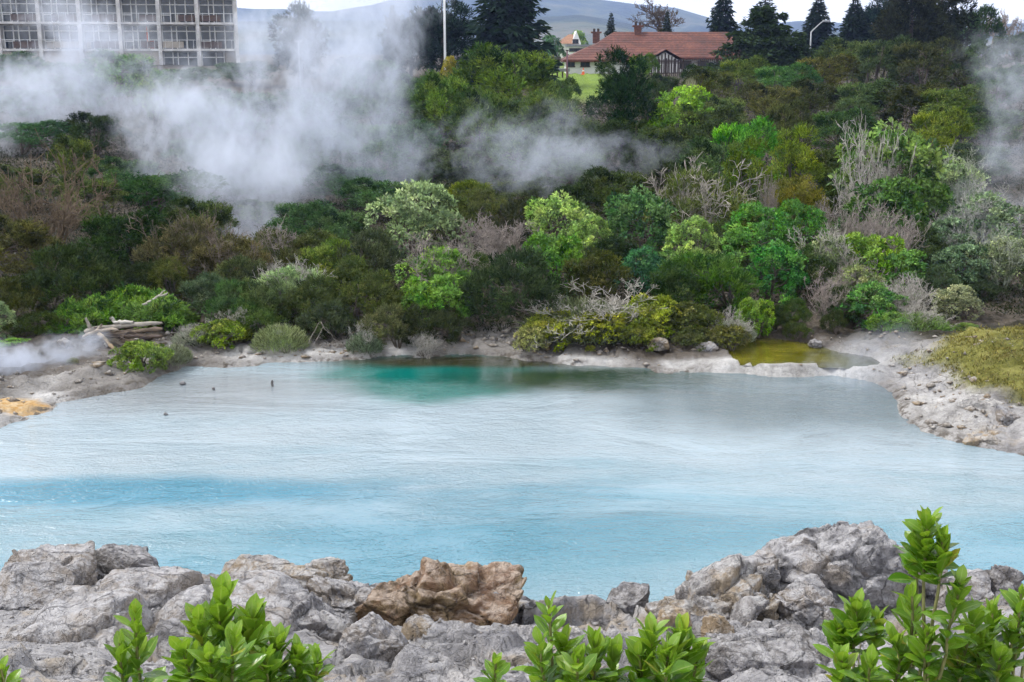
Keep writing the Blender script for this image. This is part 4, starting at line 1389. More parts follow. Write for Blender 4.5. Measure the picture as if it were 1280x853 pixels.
cz = terrain(cell[:, 0], cell[:, 1])
n = 80
Pp = np.repeat(np.stack([cell[:, 0], cell[:, 1], cz], 1), n, 0)
st = np.repeat(cell[:, 2], n)
hh_ = np.repeat((0.18 + 0.42 * n2(cell[:, 0], cell[:, 1], 0.5, 7, 3) ** 1.3) * np.minimum(1.5, 0.5 + cell[:, 2] * 0.6), n)
d = sph(r_, len(Pp))
rr = r_.random(len(Pp)) ** 0.4
off = d * rr[:, None]
Pp = Pp + np.stack([off[:, 0] * st * 0.85, off[:, 1] * st * 0.85, np.abs(off[:, 2]) * hh_ * 1.3], 1)
D = unit(d * 0.6 + np.array([0, 0, .6]) + r_.normal(size=d.shape) * 0.5)
L = (0.05 + 0.06 * st) * r_.uniform(0.6, 1.4, len(Pp))
V, Fq = leaves(Pp, D, sph(r_, len(Pp)), L, L * 0.26, 0.08)
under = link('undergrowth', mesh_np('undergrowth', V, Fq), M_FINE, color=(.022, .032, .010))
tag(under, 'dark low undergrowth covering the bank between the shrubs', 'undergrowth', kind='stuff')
# ------------------------------------------------------------------ rocks
import bmesh


def ico(sub):
    bm = bmesh.new()
    bmesh.ops.create_icosphere(bm, subdivisions=sub, radius=1.0)
    V = np.array([v.co[:] for v in bm.verts])
    Fc = np.array([[v.index for v in f.verts] for f in bm.faces])
    bm.free()
    return V, Fc


ICO = {s: ico(s) for s in (3, 4, 5, 6)}


def rock_mesh(seed, dims, sub=6, cuts=9, rough=1.0, block=0.5, p=3.2):
    rng = np.random.default_rng(seed)
    V0, Fc = ICO[sub]
    V = V0 / (np.sum(np.abs(V0) ** p, 1) ** (1 / p))[:, None]
    for _ in range(cuts):
        nrm = sph(rng, 1)[0]
        nrm[2] = nrm[2] * 0.8 + 0.1
        nrm /= np.linalg.norm(nrm)
        k = rng.uniform(0.62, 0.92)
        dd = V @ nrm - k
        V = V - np.outer(np.maximum(dd, 0) * 0.92, nrm)
    dims = np.array(dims) / 2
    W = V * dims
    s0 = float(np.mean(dims))
    o = rng.uniform(0, 50, 3)
    q = W / s0
    nrm = unit(V / dims)
    wp = q + 0.30 * np.stack([fbm(q * 1.3 + o + k * 9, seed + k, 3) - .5 for k in range(3)], 1)
    wp = wp * np.array([1, 1, 1.5])
    disp = 0.22 * (fbm(q * 1.0 + o, seed, 3) - .5)
    disp += block * (facets(wp * 1.35 + o, seed) * 0.28 + facets(wp * 3.1 + o, seed + 9) * 0.07)
    disp += rough * (facets(wp * 7.5 + o, seed + 19) * 0.028 + 0.06 * (fbm(q * 5.5 + o, seed + 3, 5, 0.6) - .5))
    W = W + nrm * (disp * s0)[:, None]
    return mesh_np('rock', W, Fc, True)


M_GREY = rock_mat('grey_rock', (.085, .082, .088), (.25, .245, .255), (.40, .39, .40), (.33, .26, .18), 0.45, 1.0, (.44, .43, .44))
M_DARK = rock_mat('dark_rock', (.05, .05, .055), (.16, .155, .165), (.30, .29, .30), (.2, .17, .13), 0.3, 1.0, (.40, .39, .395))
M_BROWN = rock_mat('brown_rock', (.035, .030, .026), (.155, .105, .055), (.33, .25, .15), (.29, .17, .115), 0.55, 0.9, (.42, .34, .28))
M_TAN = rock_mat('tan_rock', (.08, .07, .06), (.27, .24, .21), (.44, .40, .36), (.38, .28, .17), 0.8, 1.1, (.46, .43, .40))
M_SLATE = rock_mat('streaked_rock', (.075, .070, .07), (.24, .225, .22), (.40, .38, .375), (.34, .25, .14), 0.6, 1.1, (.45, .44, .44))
M_PALE = rock_mat('pale_rock', (.20, .19, .18), (.42, .40, .385), (.60, .58, .56), None, 0, 1.2)


def boulder(px, ytop, wpx, hpx, Y, mat, label, seed, name='boulder', depth=0.8, sub=6, cuts=9, rough=1.0, block=0.5, tilt=(0, 0), rz=0.0, cat='boulder', p=3.2):
    Y = mapy(Y)
    k = mpp(ytop + hpx / 2, Y)
    X, zt = at(px, ytop, Y)
    zb = at(px, ytop + hpx, Y)[1]
    w, h = wpx * k, (zt - zb)
    H = h * 1.5
    me = rock_mesh(seed, (w * 1.06, w * depth, H), sub, cuts, rough, block, p)
    o = link(name, me, mat, None, (X, Y, zt - H * 0.47), rz)
    o.rotation_euler = (tilt[0], tilt[1], rz)
    tag(o, label, cat)
    return o


boulder(60, 690, 118, 58, 11.0, M_GREY, 'flat topped grey slab boulder at the left end of the near rim', 21, depth=0.9, block=.5, rough=.8, p=5, cuts=5)
boulder(158, 693, 96, 46, 11.3, M_DARK, 'dark wedge boulder with a flat top beside the flat grey slab', 22, depth=0.8, block=.5, rough=.8, tilt=(0, 0.10), p=5, cuts=6)
boulder(84, 683, 46, 22, 11.7, M_DARK, 'small dark rock peeping over the flat grey slab', 23, 'rock', cat='rock', sub=5)
boulder(34, 716, 100, 60, 10.3, M_GREY, 'pale rounded boulder cut by the left edge below the flat slab', 24, depth=0.9, cuts=5, rough=.6, block=.3, p=4)
boulder(192, 716, 138, 64, 10.4, M_GREY, 'pale broad boulder in front of the dark wedge boulder', 25, depth=0.9, cuts=5, rough=.6, block=.25, p=4)
boulder(94, 736, 32, 24, 10.1, M_PALE, 'small pointed pale stone between the two pale boulders', 26, 'stone', cat='stone', sub=5)
boulder(338, 704, 172, 52, 11.0, M_SLATE, 'long low streaked boulder behind the biggest leafy shoot', 27, depth=0.6, block=.4, rough=.8, p=4, cuts=6)
boulder(396, 697, 74, 46, 11.3, M_SLATE, 'knobbly streaked boulder on the end of the long low one', 28, depth=0.8)
boulder(430, 724, 100, 54, 10.5, M_GREY, 'grey cracked boulder touching the rust brown block', 29, depth=0.8, block=.8)
boulder(382, 758, 124, 60, 9.6, M_DARK, 'dark undercut boulder behind the biggest leafy shoot', 30, depth=0.8, block=.8)
boulder(466, 768, 92, 68, 9.25, M_GREY, 'round grey boulder standing before the rust brown block', 31, depth=0.9, cuts=6, block=.35)
boulder(524, 774, 46, 40, 9.6, M_SLATE, 'small streaked boulder at the right foot of the round grey one', 32, sub=5)
boulder(552, 711, 212, 66, 10.6, M_BROWN, 'big rust brown block at the middle of the rim, high on its left side', 33, depth=0.6, cuts=13, rough=1.2, block=1.0, tilt=(0, 0.13), p=3.6)
boulder(250, 752, 230, 70, 9.5, M_GREY, 'wide sloping grey outcrop behind the leafy shoots on the left', 35, 'rock_outcrop', depth=0.9, cuts=5, block=.3, rough=.6, p=4, cat='outcrop')
boulder(70, 774, 240, 90, 8.9, M_GREY, 'cracked grey outcrop filling the lower left corner', 36, 'rock_outcrop', depth=0.9, cuts=6, block=.45, rough=.7, p=4, cat='outcrop')
boulder(1052, 660, 156, 100, 11.3, M_GREY, 'tall humped grey outcrop with a dark notch behind the tallest shoot', 37, 'rock_outcrop', depth=0.9, cuts=8, rough=1.4, block=.8, cat='outcrop')
boulder(944, 694, 150, 76, 11.1, M_GREY, 'sloping outcrop left of the tall humped one', 38, 'rock_outcrop', depth=0.8, cuts=8, rough=1.2, block=.6, tilt=(0, -0.2), cat='outcrop')
boulder(880, 722, 190, 90, 10.5, M_SLATE, 'blocky streaked outcrop broken into stones in the middle right', 39, 'rock_outcrop', depth=0.8, cuts=10, rough=1.3, block=1.0, cat='outcrop')
boulder(1010, 728, 90, 52, 10.3, M_GREY, 'square-edged grey boulder below the tall humped outcrop', 40, depth=0.8, cuts=11)
boulder(790, 736, 62, 34, 11.1, M_DARK, 'low dark boulder at the middle of the rim right of the gap', 41, depth=0.8, sub=5)
boulder(1254, 708, 44, 38, 10.9, M_DARK, 'dark pitted rock near the right edge of the rim', 42, 'rock', cat='rock', sub=5)
boulder(1160, 708, 44, 26, 11.0, M_GREY, 'small grey rock between the tallest shoot and the dark pitted rock', 43, 'rock', cat='rock', sub=5)
boulder(1210, 722, 80, 30, 10.8, M_GREY, 'low grey rock left of the dark pitted rock', 44, 'rock', cat='rock', sub=5)
boulder(950, 796, 150, 60, 8.6, M_DARK, 'low dark purplish outcrop left of the small leafy shoot on the right', 45, 'rock_outcrop', depth=0.9, cuts=6, rough=1.3, cat='outcrop')
boulder(714, 786, 28, 14, 9.3, M_PALE, 'white flat stone lying alone on the grey gravel', 46, 'stone', cat='stone', sub=4)
boulder(998, 786, 30, 14, 9.0, M_PALE, 'pale flat stone below the square-edged boulder', 47, 'stone', cat='stone', sub=4)
boulder(916, 814, 20, 12, 8.5, M_PALE, 'pale round stone in the gravel behind the middle leafy shoots', 48, 'stone', cat='stone', sub=4)
boulder(846, 762, 46, 34, 9.7, M_TAN, 'yellowish stone at the foot of the blocky outcrop', 49, 'stone', cat='stone', sub=5)
boulder(900, 770, 40, 30, 9.6, M_TAN, 'brown stone right of the yellowish one under the blocky outcrop', 50, 'stone', cat='stone', sub=5)
# right shore
boulder(1226, 500, 66, 30, 22.0, M_PALE, 'pale boulder low on the grassy mound', 51, depth=0.9, sub=5)
boulder(1262, 512, 50, 24, 21.4, M_GREY, 'grey boulder under the grass at the right edge', 52, sub=5)
boulder(1180, 520, 44, 18, 22.3, M_GREY, 'low grey boulder at the water under the grassy mound', 53, sub=5)
boulder(1240, 536, 70, 24, 20.9, M_TAN, 'brownish boulder at the right waterline', 54, sub=5)
boulder(1232, 476, 42, 14, 23.4, M_PALE, 'pale slab sunk in the middle of the grassy mound', 55, 'rock', cat='rock', sub=5)
boulder(1142, 427, 108, 7, 27.0, M_PALE, 'long thin white crust ledge behind the right bank of the pool', 70, 'sinter_ledge', depth=0.35, sub=5, cuts=4, cat='ledge')
boulder(1228, 412, 28, 22, 28.0, M_DARK, 'dark stump-like rock at the top of the grassy mound', 56, 'rock', cat='rock', sub=5)
boulder(1015, 458, 16, 9, 25.7, M_TAN, 'small brown rock on the strip between the yellow pond and the pool', 57, 'rock', cat='rock', sub=4)
# far bank and left terrace
boulder(1018, 424, 18, 8, 28.9, M_DARK, 'grey rock on the far edge of the yellow pond', 58, 'rock', cat='rock', sub=4)
boulder(884, 428, 30, 11, 28.2, M_GREY, 'grey broken rock below the dull cushion on the brown bank', 59, 'rock', cat='rock', sub=5)
boulder(824, 422, 28, 11, 28.3, M_TAN, 'brownish rock under the small green cushion', 60, 'rock', cat='rock', sub=5)
boulder(78, 470, 16, 8, 25.3, M_DARK, 'dark stone at the left of the tiny reed tuft', 61, 'stone', cat='stone', sub=4)
boulder(104, 462, 34, 12, 25.7, M_DARK, 'dark rock at the right of the tiny reed tuft', 62, 'rock', cat='rock', sub=4)
boulder(82, 424, 22, 12, 28.6, M_GREY, 'grey rock at the left foot of the driftwood pile', 63, 'rock', cat='rock', sub=4)
boulder(120, 452, 40, 16, 26.4, M_TAN, 'brown rock between the driftwood and the bright waterline shrub', 64, 'rock', cat='rock', sub=4)
boulder(340, 475, 4, 7, atz(340, 483, 0)[1], M_DARK, 'little dark upright stone in the pale shallows', 65, 'stone', cat='stone', sub=3)
boulder(267, 484, 4, 3, atz(267, 488, 0)[1], M_DARK, 'little dark stone in the shallows left of the upright one', 66, 'stone', cat='stone', sub=3)
boulder(228, 477, 9, 3, atz(228, 481, 0)[1], M_DARK, 'flat dark stone in the shallows near the bright shrub', 67, 'stone', cat='stone', sub=3)
boulder(207, 516, 6, 2, atz(207, 519, 0)[1], M_DARK, 'lone dark stone far out in the pale water', 68, 'stone', cat='stone', sub=3)
boulder(346, 440, 16, 7, 27.4, M_DARK, 'dark chip of rock on the left sinter bank', 69, 'stone', cat='stone', sub=4)

# short grass on the mound at the right
rg = np.random.default_rng(92)
ng = 52000
gx, gy = MOUND[0] + 1.2 + rg.uniform(-4, 4, ng), MOUND[1] + rg.uniform(-4.2, 4, ng)
wobg = (n2(gx, gy, 0.9, 3, 4) - 0.5) * 1.6
mog = np.exp(-(((gx - MOUND[0] - 1.0) / 2.9) ** 2 + ((gy - MOUND[1]) / 3.1) ** 2)) + 0.45 * (n2(gx, gy, 1.4, 44, 4) - .5)
keep = (mog > 0.36 + 0.1 * rg.random(ng)) & (sdf(POOL, gx, gy) + 0.5 * wobg > 0.9) & (n2(gx, gy, 1.9, 48, 3) + 0.25 * rg.random(ng) > 0.50)
gx, gy = gx[keep], gy[keep]
pz = terrain(gx, gy, True)
D = unit(np.stack([rg.normal(size=len(gx)) * .5, rg.normal(size=len(gx)) * .5, np.full(len(gx), .8)], 1))
L = rg.uniform(.035, .11, len(gx))
V, Fq = leaves(np.stack([gx, gy, pz - .01], 1), D, sph(rg, len(gx)), L, L * .14 + .006, 0.2)
tn = np.repeat(rg.normal(size=len(gx)) * .22 + .1, 4)
gme_ = mesh_np('grass', V, Fq)
gme_.attributes.new('tone', 'FLOAT', 'POINT').data.foreach_set('value', tn.astype(np.float32))
gr = link('grass', gme_, M_FINE, color=(.20, .19, .045))
tag(gr, 'short yellowish grass on the mound at the right shore', 'grass', kind='stuff')

# loose gravel on the near shore
rg = np.random.default_rng(91)
V0, Fc0 = ICO[3]
V1, Fc1 = np.array([[1, 0, 0], [-1, 0, 0], [0, 1, 0], [0, -1, 0], [0, 0, 1], [0, 0, -1]], float), np.array([[0, 2, 4], [2, 1, 4], [1, 3, 4], [3, 0, 4], [2, 0, 5], [1, 2, 5], [3, 1, 5], [0, 3, 5]])
ng = 5200
gx, gy = rg.uniform(-6.5, 6.5, ng), rg.uniform(7.4, 11.4, ng)
keep = n2(gx, gy, 0.8, 23, 3) + 0.25 * rg.random(ng) > 0.52
gx, gy = gx[keep], gy[keep]
from mathutils.bvhtree import BVHTree
sel = (GY[:-1, :-1] > 6.5) & (GY[:-1, :-1] < 12.5) & (np.abs(GX[:-1, :-1]) < 7.0)
bvh = BVHTree.FromPolygons([tuple(v) for v in np.stack([GX.ravel(), GY.ravel(), GZ.ravel()], 1)], [tuple(q) for q in quads[sel.ravel()].tolist()])
VV, FF, b = [], [], 0
for x, y in zip(gx, gy):
    hit = bvh.ray_cast(Vector((x, y, 20)), Vector((0, 0, -1)))
    if hit[0] is None:
        continue
    s = 0.012 * math.exp(rg.normal() * 0.55)
    A = V1 * (1 + 0.35 * rg.normal(size=(6, 1))) * s * np.array([rg.uniform(.8, 1.6), rg.uniform(.8, 1.4), rg.uniform(.4, .8)])
    a = rg.random() * 6.28
    A = A @ np.array([[math.cos(a), math.sin(a), 0], [-math.sin(a), math.cos(a), 0], [0, 0, 1]])
    VV.append(A + np.array([x, y, hit[0].z + s * 0.15]))
    FF.append(Fc1 + b)
    b += 6
grav = link('gravel', mesh_np('gravel', np.concatenate(VV), np.concatenate(FF)), M_GREY)
tag(grav, 'loose grey gravel scattered over the near rocks', 'gravel', kind='stuff')

# rubble on the far banks
ng = 4200
gx, gy = rg.uniform(-11, 13, ng), rg.uniform(21, 29, ng)
sdg, spg = sdf(POOL, gx, gy), sdf(POND, gx, gy)
keep = (sdg > 0.12) & (sdg < 2.6) & (spg > 0.12) & (n2(gx, gy, 0.8, 29, 3) + 0.2 * rg.random(ng) > 0.50)
gx, gy = gx[keep], gy[keep]
gzz = terrain(gx, gy, True)
VV, FF, b = [], [], 0
for x, y, z in zip(gx, gy, gzz):
    s = min(0.12, 0.035 * math.exp(rg.normal() * 0.6))
    A = V1 * (1 + 0.35 * rg.normal(size=(6, 1))) * s * np.array([rg.uniform(.8, 1.7), rg.uniform(.8, 1.4), rg.uniform(.4, .8)])
    a = rg.random() * 6.28
    A = A @ np.array([[math.cos(a), math.sin(a), 0], [-math.sin(a), math.cos(a), 0], [0, 0, 1]])
    VV.append(A + np.array([x, y, z + s * 0.1]))
    FF.append(Fc1 + b)
    b += 6
rub = link('rubble', mesh_np('rubble', np.concatenate(VV), np.concatenate(FF)), M_TAN)
tag(rub, 'small broken stones scattered along the far shore', 'rubble', kind='stuff')

# ------------------------------------------------------------------ driftwood
M_WOOD, nt, bs, out = new_mat('driftwood')
tc = nt.add('ShaderNodeTexCoord').outputs['Object']
n1 = nt.noise(nt.vec(tc, scale=(2.5, 9, 9)), 1.0, 6, 0.65)
oi = nt.add('ShaderNodeObjectInfo').outputs['Color']
hs = nt.add('ShaderNodeHueSaturation')
nt.put(hs.inputs['Color'], oi)
nt.put(hs.inputs['Value'], nt.rng(n1, 0.28, 0.7, 0.45, 1.5))
nt.put(bs.inputs['Base Color'], hs.outputs[0])
bs.inputs['Roughness'].default_value = 0.85
nt.put(bs.inputs['Normal'], nt.bump(n1, 0.8, 0.03))


def log(pts, r0, r1, color, label, seed, name='driftwood_log', cat='log', forks=()):
    rng = np.random.default_rng(seed)
    A = [np.array([at(a, b_, mapy(Y))[0], mapy(Y), at(a, b_, mapy(Y))[1]]) for a, b_, Y in pts]
    n = 14
    t = np.linspace(0, len(A) - 1, n)
    C = np.stack([np.interp(t, range(len(A)), [a[k] for a in A]) for k in range(3)], 1)
    C += np.cumsum(rng.normal(size=(n, 3)) * 0.012, 0)
    rad = np.linspace(r0, r1, n) * rng.uniform(0.85, 1.2, n)
    rad[0] *= 0.7
    rad[-1] *= 0.5
    segs = [(C, rad)]
    for i, dx, dz, ln in forks:
        s = C[i]
        e = s + np.array([dx, -0.05, dz]) * ln
        segs.append((np.stack([s, s * .5 + e * .5 + rng.normal(size=3) * 0.04, e]), np.array([r1 * 1.1, r1 * 0.75, r1 * 0.3])))
    V, Fq = tubes(segs, 9)
    c0 = C.mean(0)
    V = V - c0 + (fbm(V * 9, seed, 3)[:, None] - .5) * 0.05
    o = link(name, mesh_np('log', V, Fq, True), M_WOOD, None, c0, color=color)
    return tag(o, label, cat)


W1, W2, W3 = (.27, .245, .21), (.12, .09, .065), (.07, .05, .038)
log([(106, 415, 28.9), (150, 409, 28.9), (204, 405, 29.0)], .07, .05, W1, 'pale grey trunk lying along the top of the driftwood pile', 1, forks=((1, -.2, .9, .35),))
log([(138, 397, 29.0), (146, 405, 28.9), (170, 406, 28.9)], .03, .05, (.36, .34, .30), 'short whitish branch stub pointing up on the driftwood pile', 2)
log([(112, 418, 28.8), (160, 414, 28.8), (204, 412, 28.9)], .06, .045, W2, 'brown log under the pale grey trunk of the driftwood pile', 3)
log([(122, 422, 28.7), (165, 420, 28.7), (202, 418, 28.8)], .055, .05, W3, 'dark rotten log low in the driftwood pile', 4)
log([(123, 417, 28.6), (138, 430, 28.3), (152, 442, 27.9)], .05, .045, (.26, .195, .12), 'tan log slanting down out of the driftwood pile', 5)
log([(130, 428, 28.4), (131, 436, 28.2), (133, 446, 27.9)], .03, .02, (.52, .48, .42), 'thin whitish branch hanging below the driftwood pile', 6)
log([(150, 424, 28.6), (175, 428, 28.5), (198, 424, 28.7)], .05, .04, (.15, .11, .08), 'dark brown log at the bottom of the driftwood pile', 7)
log([(106, 420, 28.7), (122, 414, 28.7), (150, 412, 28.8)], .045, .03, (.3, .25, .2), 'forked grey stick at the left end of the driftwood pile', 8, forks=((6, .5, .6, .3),))
log([(179, 380, 31.2), (195, 374, 31.2), (211, 368, 31.3)], .04, .025, (.36, .335, .29), 'pale fallen log lying in the bracken', 9, forks=((6, .8, -.2, .35), (9, .6, .6, .25)))
log([(52, 440, 27.2), (60, 448, 26.9), (68, 456, 26.6)], .02, .012, (.4, .36, .31), 'thin stick leaning on the bank left of the driftwood pile', 10, 'stick', 'stick')
log([(118, 410, 28.8), (140, 416, 28.6), (176, 409, 28.8)], .025, .015, W2, 'thin crooked branch lying across the pale grey trunk of the driftwood pile', 11)
log([(148, 426, 28.5), (160, 415, 28.6), (190, 420, 28.6)], .022, .014, W3, 'thin dark branch woven into the right half of the driftwood pile', 12)
log([(114, 428, 28.5), (128, 421, 28.6), (152, 424, 28.5)], .03, .02, W3, 'dark branch under the forked grey stick of the driftwood pile', 13)
ds = [('arching bare stick at the left of the dark hollow on the shore', (384, 430, 28.6), (398, 405, 28.8), (420, 426, 28.5)),
      ('bent bare stick crossing the arching one on the shore', (392, 432, 28.5), (408, 409, 28.7), (430, 433, 28.4)),
      ('low bare stick at the water end of the dead sticks', (402, 434, 28.3), (415, 424, 28.4), (428, 436, 28.2))]
for j, (lb, a, b_, c_) in enumerate(ds):
    log([a, b_, c_], .009, .004, (.22, .19, .16), lb, 30 + j, 'stick', 'stick')

# ------------------------------------------------------------------ buildings
M_CONC = simple('concrete', (.52, .51, .50), 0.85, var=0.28, scale=1.2, bump=0.15)
M_WHITE = simple('white_paint', (.74, .74, .72), 0.6, var=0.07, scale=1.5)
M_BEIGE = simple('beige_wall', (.34, .30, .25), 0.85, var=0.12, scale=0.8)
M_BROWNP = simple('brown_panel', (.085, .055, .045), 0.7, var=0.25, scale=1.4)
M_TIMBER = simple('dark_timber', (.055, .04, .035), 0.75, var=0.3, scale=3)
M_METAL = simple('pale_metal', (.62, .63, .64), 0.45, 0.3, var=0.05)
M_INSIDE = simple('dim_room', (.10, .085, .075), 0.9, var=0.4, scale=0.5)
M_CURTAIN = simple('curtain', (.55, .50, .44), 0.9, var=0.15, scale=2.0)
M_ORANGE = simple('orange_plastic', (.75, .13, .02), 0.5, var=0.05)
M_GREYBOX = simple('grey_paint', (.22, .23, .25), 0.5, var=0.1)
M_LAMP = simple('dull_metal', (.34, .36, .38), .5, .2, var=.05)
M_GLASS, nt, bs, out = new_mat('window_glass')
bs.inputs['Base Color'].default_value = (.035, .045, .055, 1)
bs.inputs['Roughness'].default_value = 0.06
bs.inputs['IOR'].default_value = 1.5

M_ROOF, nt, bs, out = new_mat('red_tiles')
tc = nt.add('ShaderNodeTexCoord').outputs['Object']
n1 = nt.noise(tc, 0.5, 6, 0.65)
n2_ = nt.noise(tc, 4.0, 4, 0.6)
c = nt.ramp(nt.math('ADD', nt.math('MULTIPLY', n1, 0.6), nt.math('MULTIPLY', n2_, 0.4)), [(0.36, (.045, .017, .012)), (0.5, (.10, .030, .019)), (0.64, (.165, .06, .037))])
nt.put(bs.inputs['Base Color'], c)
bs.inputs['Roughness'].default_value = 0.8
wv = nt.add('ShaderNodeTexWave', bands_direction='Z')
nt.put(wv.inputs['Vector'], tc)
wv.inputs['Scale'].default_value = 1.3
wv.inputs['Distortion'].default_value = 0.4
nt.put(bs.inputs['Normal'], nt.bump(wv.outputs['Fac'], 0.5, 0.08))

# ---- old balcony block behind the steam
HY = 140.0
hx1 = at(296, 50, HY)[0]
hz0 = at(294, 95, HY)[1]
BAY, STO = 46.4 * mpp(50, HY), 31.8 * mpp(50, HY)
NB, NS = 9, 4
hotel = empty('balcony_block', (hx1, HY, hz0 - 3.4), R(12.5))
tag(hotel, 'old concrete block of rooms with balconies behind the left steam', 'building')
ox, oz = hx1, hz0 - 3.4


def hb(mb, x0, x1, y0, y1, z0, z1):
    mb.box(x0 - ox, x1 - ox, y0, y1, z0 - oz, z1 - oz)


w = MB()
hb(w, hx1 - NB * BAY, hx1, 2.3, 9, hz0 - 3.4, hz0 + NS * STO)
w.build('wall', M_BEIGE, hotel)
lw = MB()
hb(lw, hx1 - NB * BAY, hx1 - 2 * BAY, 0.2, 1.74, hz0 - 3.4, hz0 + 0.95 * STO)
lw.build('lower_wall', M_BEIGE, hotel)
for i in range(NB + 1):
    x = hx1 - i * BAY
    mb = MB()
    hb(mb, x - .2, x + .2, -0.25, 2.29, hz0 - (3.4 if i > 1 else 0.2), hz0 + NS * STO)
    mb.build('column', M_CONC, hotel)
rh = random.Random(4)
for k in range(NS + 1):
    mb = MB()
    hb(mb, hx1 - NB * BAY, hx1, -0.12 if k else 0.3, 2.28, hz0 + k * STO - .12, hz0 + k * STO + .12)
    mb.build('floor_slab', M_CONC, hotel)
for k in range(NS):
    for i in range(NB):
        if k == 0 and i > 1:
            continue
        xa, xb = hx1 - (i + 1) * BAY + .2, hx1 - i * BAY - .2
        za, zb = hz0 + k * STO + .12, hz0 + (k + 1) * STO - .12
        fr = MB()
        y0, y1 = 1.45, 1.55
        Wd = xb - xa
        hb(fr, xa, xb, y0, y1, zb - .16, zb)
        hb(fr, xa, xb, y0, y1, za + 1.86, za + 1.98)
        narrow = (k == 0 and i == 0)
        fx = [0, .27, .42, .72, 1.0] if not narrow else [0, .42, .66]
        for f in fx:
            xx = xa + .05 + f * (Wd - .1)
            hb(fr, xx - .06, xx + .06, y0 - .01, y1 + .01, za, zb - .16)
        hb(fr, xa + .05, xa + .05 + fx[1] * (Wd - .1), y0 - 0.02, y1 + .02, za + .75, za + .85)
        o = fr.build('window', M_WHITE, hotel)
        gl = MB()
        for f in range(len(fx) - 1):
            g0, g1 = xa + .05 + fx[f] * (Wd - .1) + .065, xa + .05 + fx[f + 1] * (Wd - .1) - .065
            if rh.random() < 0.16:
                continue
            hb(gl, g0, g1, 1.485, 1.5, za + .86, za + 1.85)
            hb(gl, g0, g1, 1.485, 1.5, za + 1.99, zb - .17)
        hb(gl, xa + .12, xb - .12, 1.85, 1.89, za, zb - .17)
        gl.build('glass', M_GLASS, o)
        pn = MB()
        if not narrow:
            r = rh.random()
            lo, hi = (.30, .99) if r < .45 else ((.02, .62) if r < .75 else (.5, .99))
            hb(pn, xa + lo * Wd, xa + hi * Wd, 0.02, 0.08, za + .1, za + .78)
            pn.build('balcony_panel', M_BROWNP if rh.random() < .6 else M_BEIGE, hotel)
            rl = MB()
            hb(rl, xa, xb, 0.0, 0.05, za + .92, za + .98)
            for q in range(5):
                xx = xa + (q + .5) / 5 * Wd
                hb(rl, xx - .02, xx + .02, 0.005, 0.045, za, za + .92)
            rl.build('railing', M_METAL, hotel)
        if rh.random() < .5:
            cu = MB()
            f0 = rh.choice((.05, .66, .4))
            hb(cu, xa + f0 * Wd, xa + (f0 + rh.uniform(.12, .26)) * Wd, 1.6, 1.66, za + .05, zb - .2)
            cu.build('curtain', M_CURTAIN if rh.random() < .8 else M_ORANGE, hotel)
bp = MB()
hb(bp, hx1 - 0.98 * BAY * .34, hx1 - .22, 1.2, 2.29, hz0 + .12, hz0 + STO - .12)
bp.build('end_panel', M_BEIGE, hotel)
pr = MB()
hb(pr, hx1 - NB * BAY - .3, hx1 + .3, -0.4, 9.2, hz0 + NS * STO + .12, hz0 + NS * STO + .6)
pr.build('roof', M_CONC, hotel)

M_BRICK = simple('brick', (.13, .06, .045), .85, var=.3, scale=5)
# ---- long house with the red hipped roof
RY = 128.0
k_ = mpp(60, RY)


def rx(px, py=60, Y=RY):
    return at(px, py, Y)[0]


def rzp(py, Y=RY, px=800):
    return at(px, py, Y)[1]


house = empty('red_roofed_house', (rx(850), RY, rzp(93)))
tag(house, 'long low white house under a red hipped tile roof', 'house')
hx, hz = rx(850), rzp(93)


def V_(px, dy, z):
    return (rx(px) - hx, dy, z - hz)


def hipped(mb, xa, xb, ya, yb, ze, zr, hipl, hipr):
    """hipped roof over the rectangle, world x and z, y relative"""
    ym = (ya + yb) / 2
    v = [(xa, ya, ze), (xb, ya, ze), (xb, yb, ze), (xa, yb, ze), (xa + hipl, ym, zr), (xb - hipr, ym, zr),
         (xa, ya, ze - .22), (xb, ya, ze - .22), (xb, yb, ze - .22), (xa, yb, ze - .22)]
    v = [(a - hx, b_, c_ - hz) for a, b_, c_ in v]
    mb.poly(v, [(0, 1, 5, 4), (1, 2, 5), (2, 3, 4, 5), (3, 0, 4), (0, 6, 7, 1), (1, 7, 8, 2), (2, 8, 9, 3), (3, 9, 6, 0), (6, 9, 8, 7)])


ze, zr, zg = rzp(72), rzp(40, RY + 5), rzp(94)
xa, xb = rx(722), rx(972)
mb = MB()
mb.box(xa + .7 - hx, xb - .7 - hx, 0.7, 10.2, zg - .6 - hz, ze - .1 - hz)
mb.box(rx(706) - hx, rx(776) - hx, -3.3, 0.69, zg - .6 - hz, rzp(75, RY - 4) - .05 - hz)
mb.build('wall', M_WHITE, house)
mb = MB()
hipped(mb, xa, xb, 0, 11, ze, zr, 4.2, 4.2)
roof = mb.build('roof', M_ROOF, house)
mb = MB()
hipped(mb, rx(702), rx(782), -4.0, 4.4, rzp(75, RY - 4), rzp(57, RY), 3.0, 2.6)
mb.build('wing_roof', M_ROOF, house)
mb = MB()
g0, g1 = rx(812), rx(846)
gm = (g0 + g1) / 2
gz0, gz1 = rzp(75, RY - 2), rzp(62, RY)
v = [(g0 - .5, -2.2, gz0), (g1 + .5, -2.2, gz0), (gm, -2.2, gz1), (g0 - .5, 4, gz0), (g1 + .5, 4, gz0), (gm, 4, gz1)]
v = [(a - hx, b_, c_ - hz) for a, b_, c_ in v]
mb.poly(v, [(0, 2, 5, 3), (2, 1, 4, 5)])
mb.poly([(a, b_, c_ - .18) for a, b_, c_ in v], [(0, 3, 5, 2), (2, 5, 4, 1)])
mb.build('gable_roof', M_ROOF, house)
mb = MB()
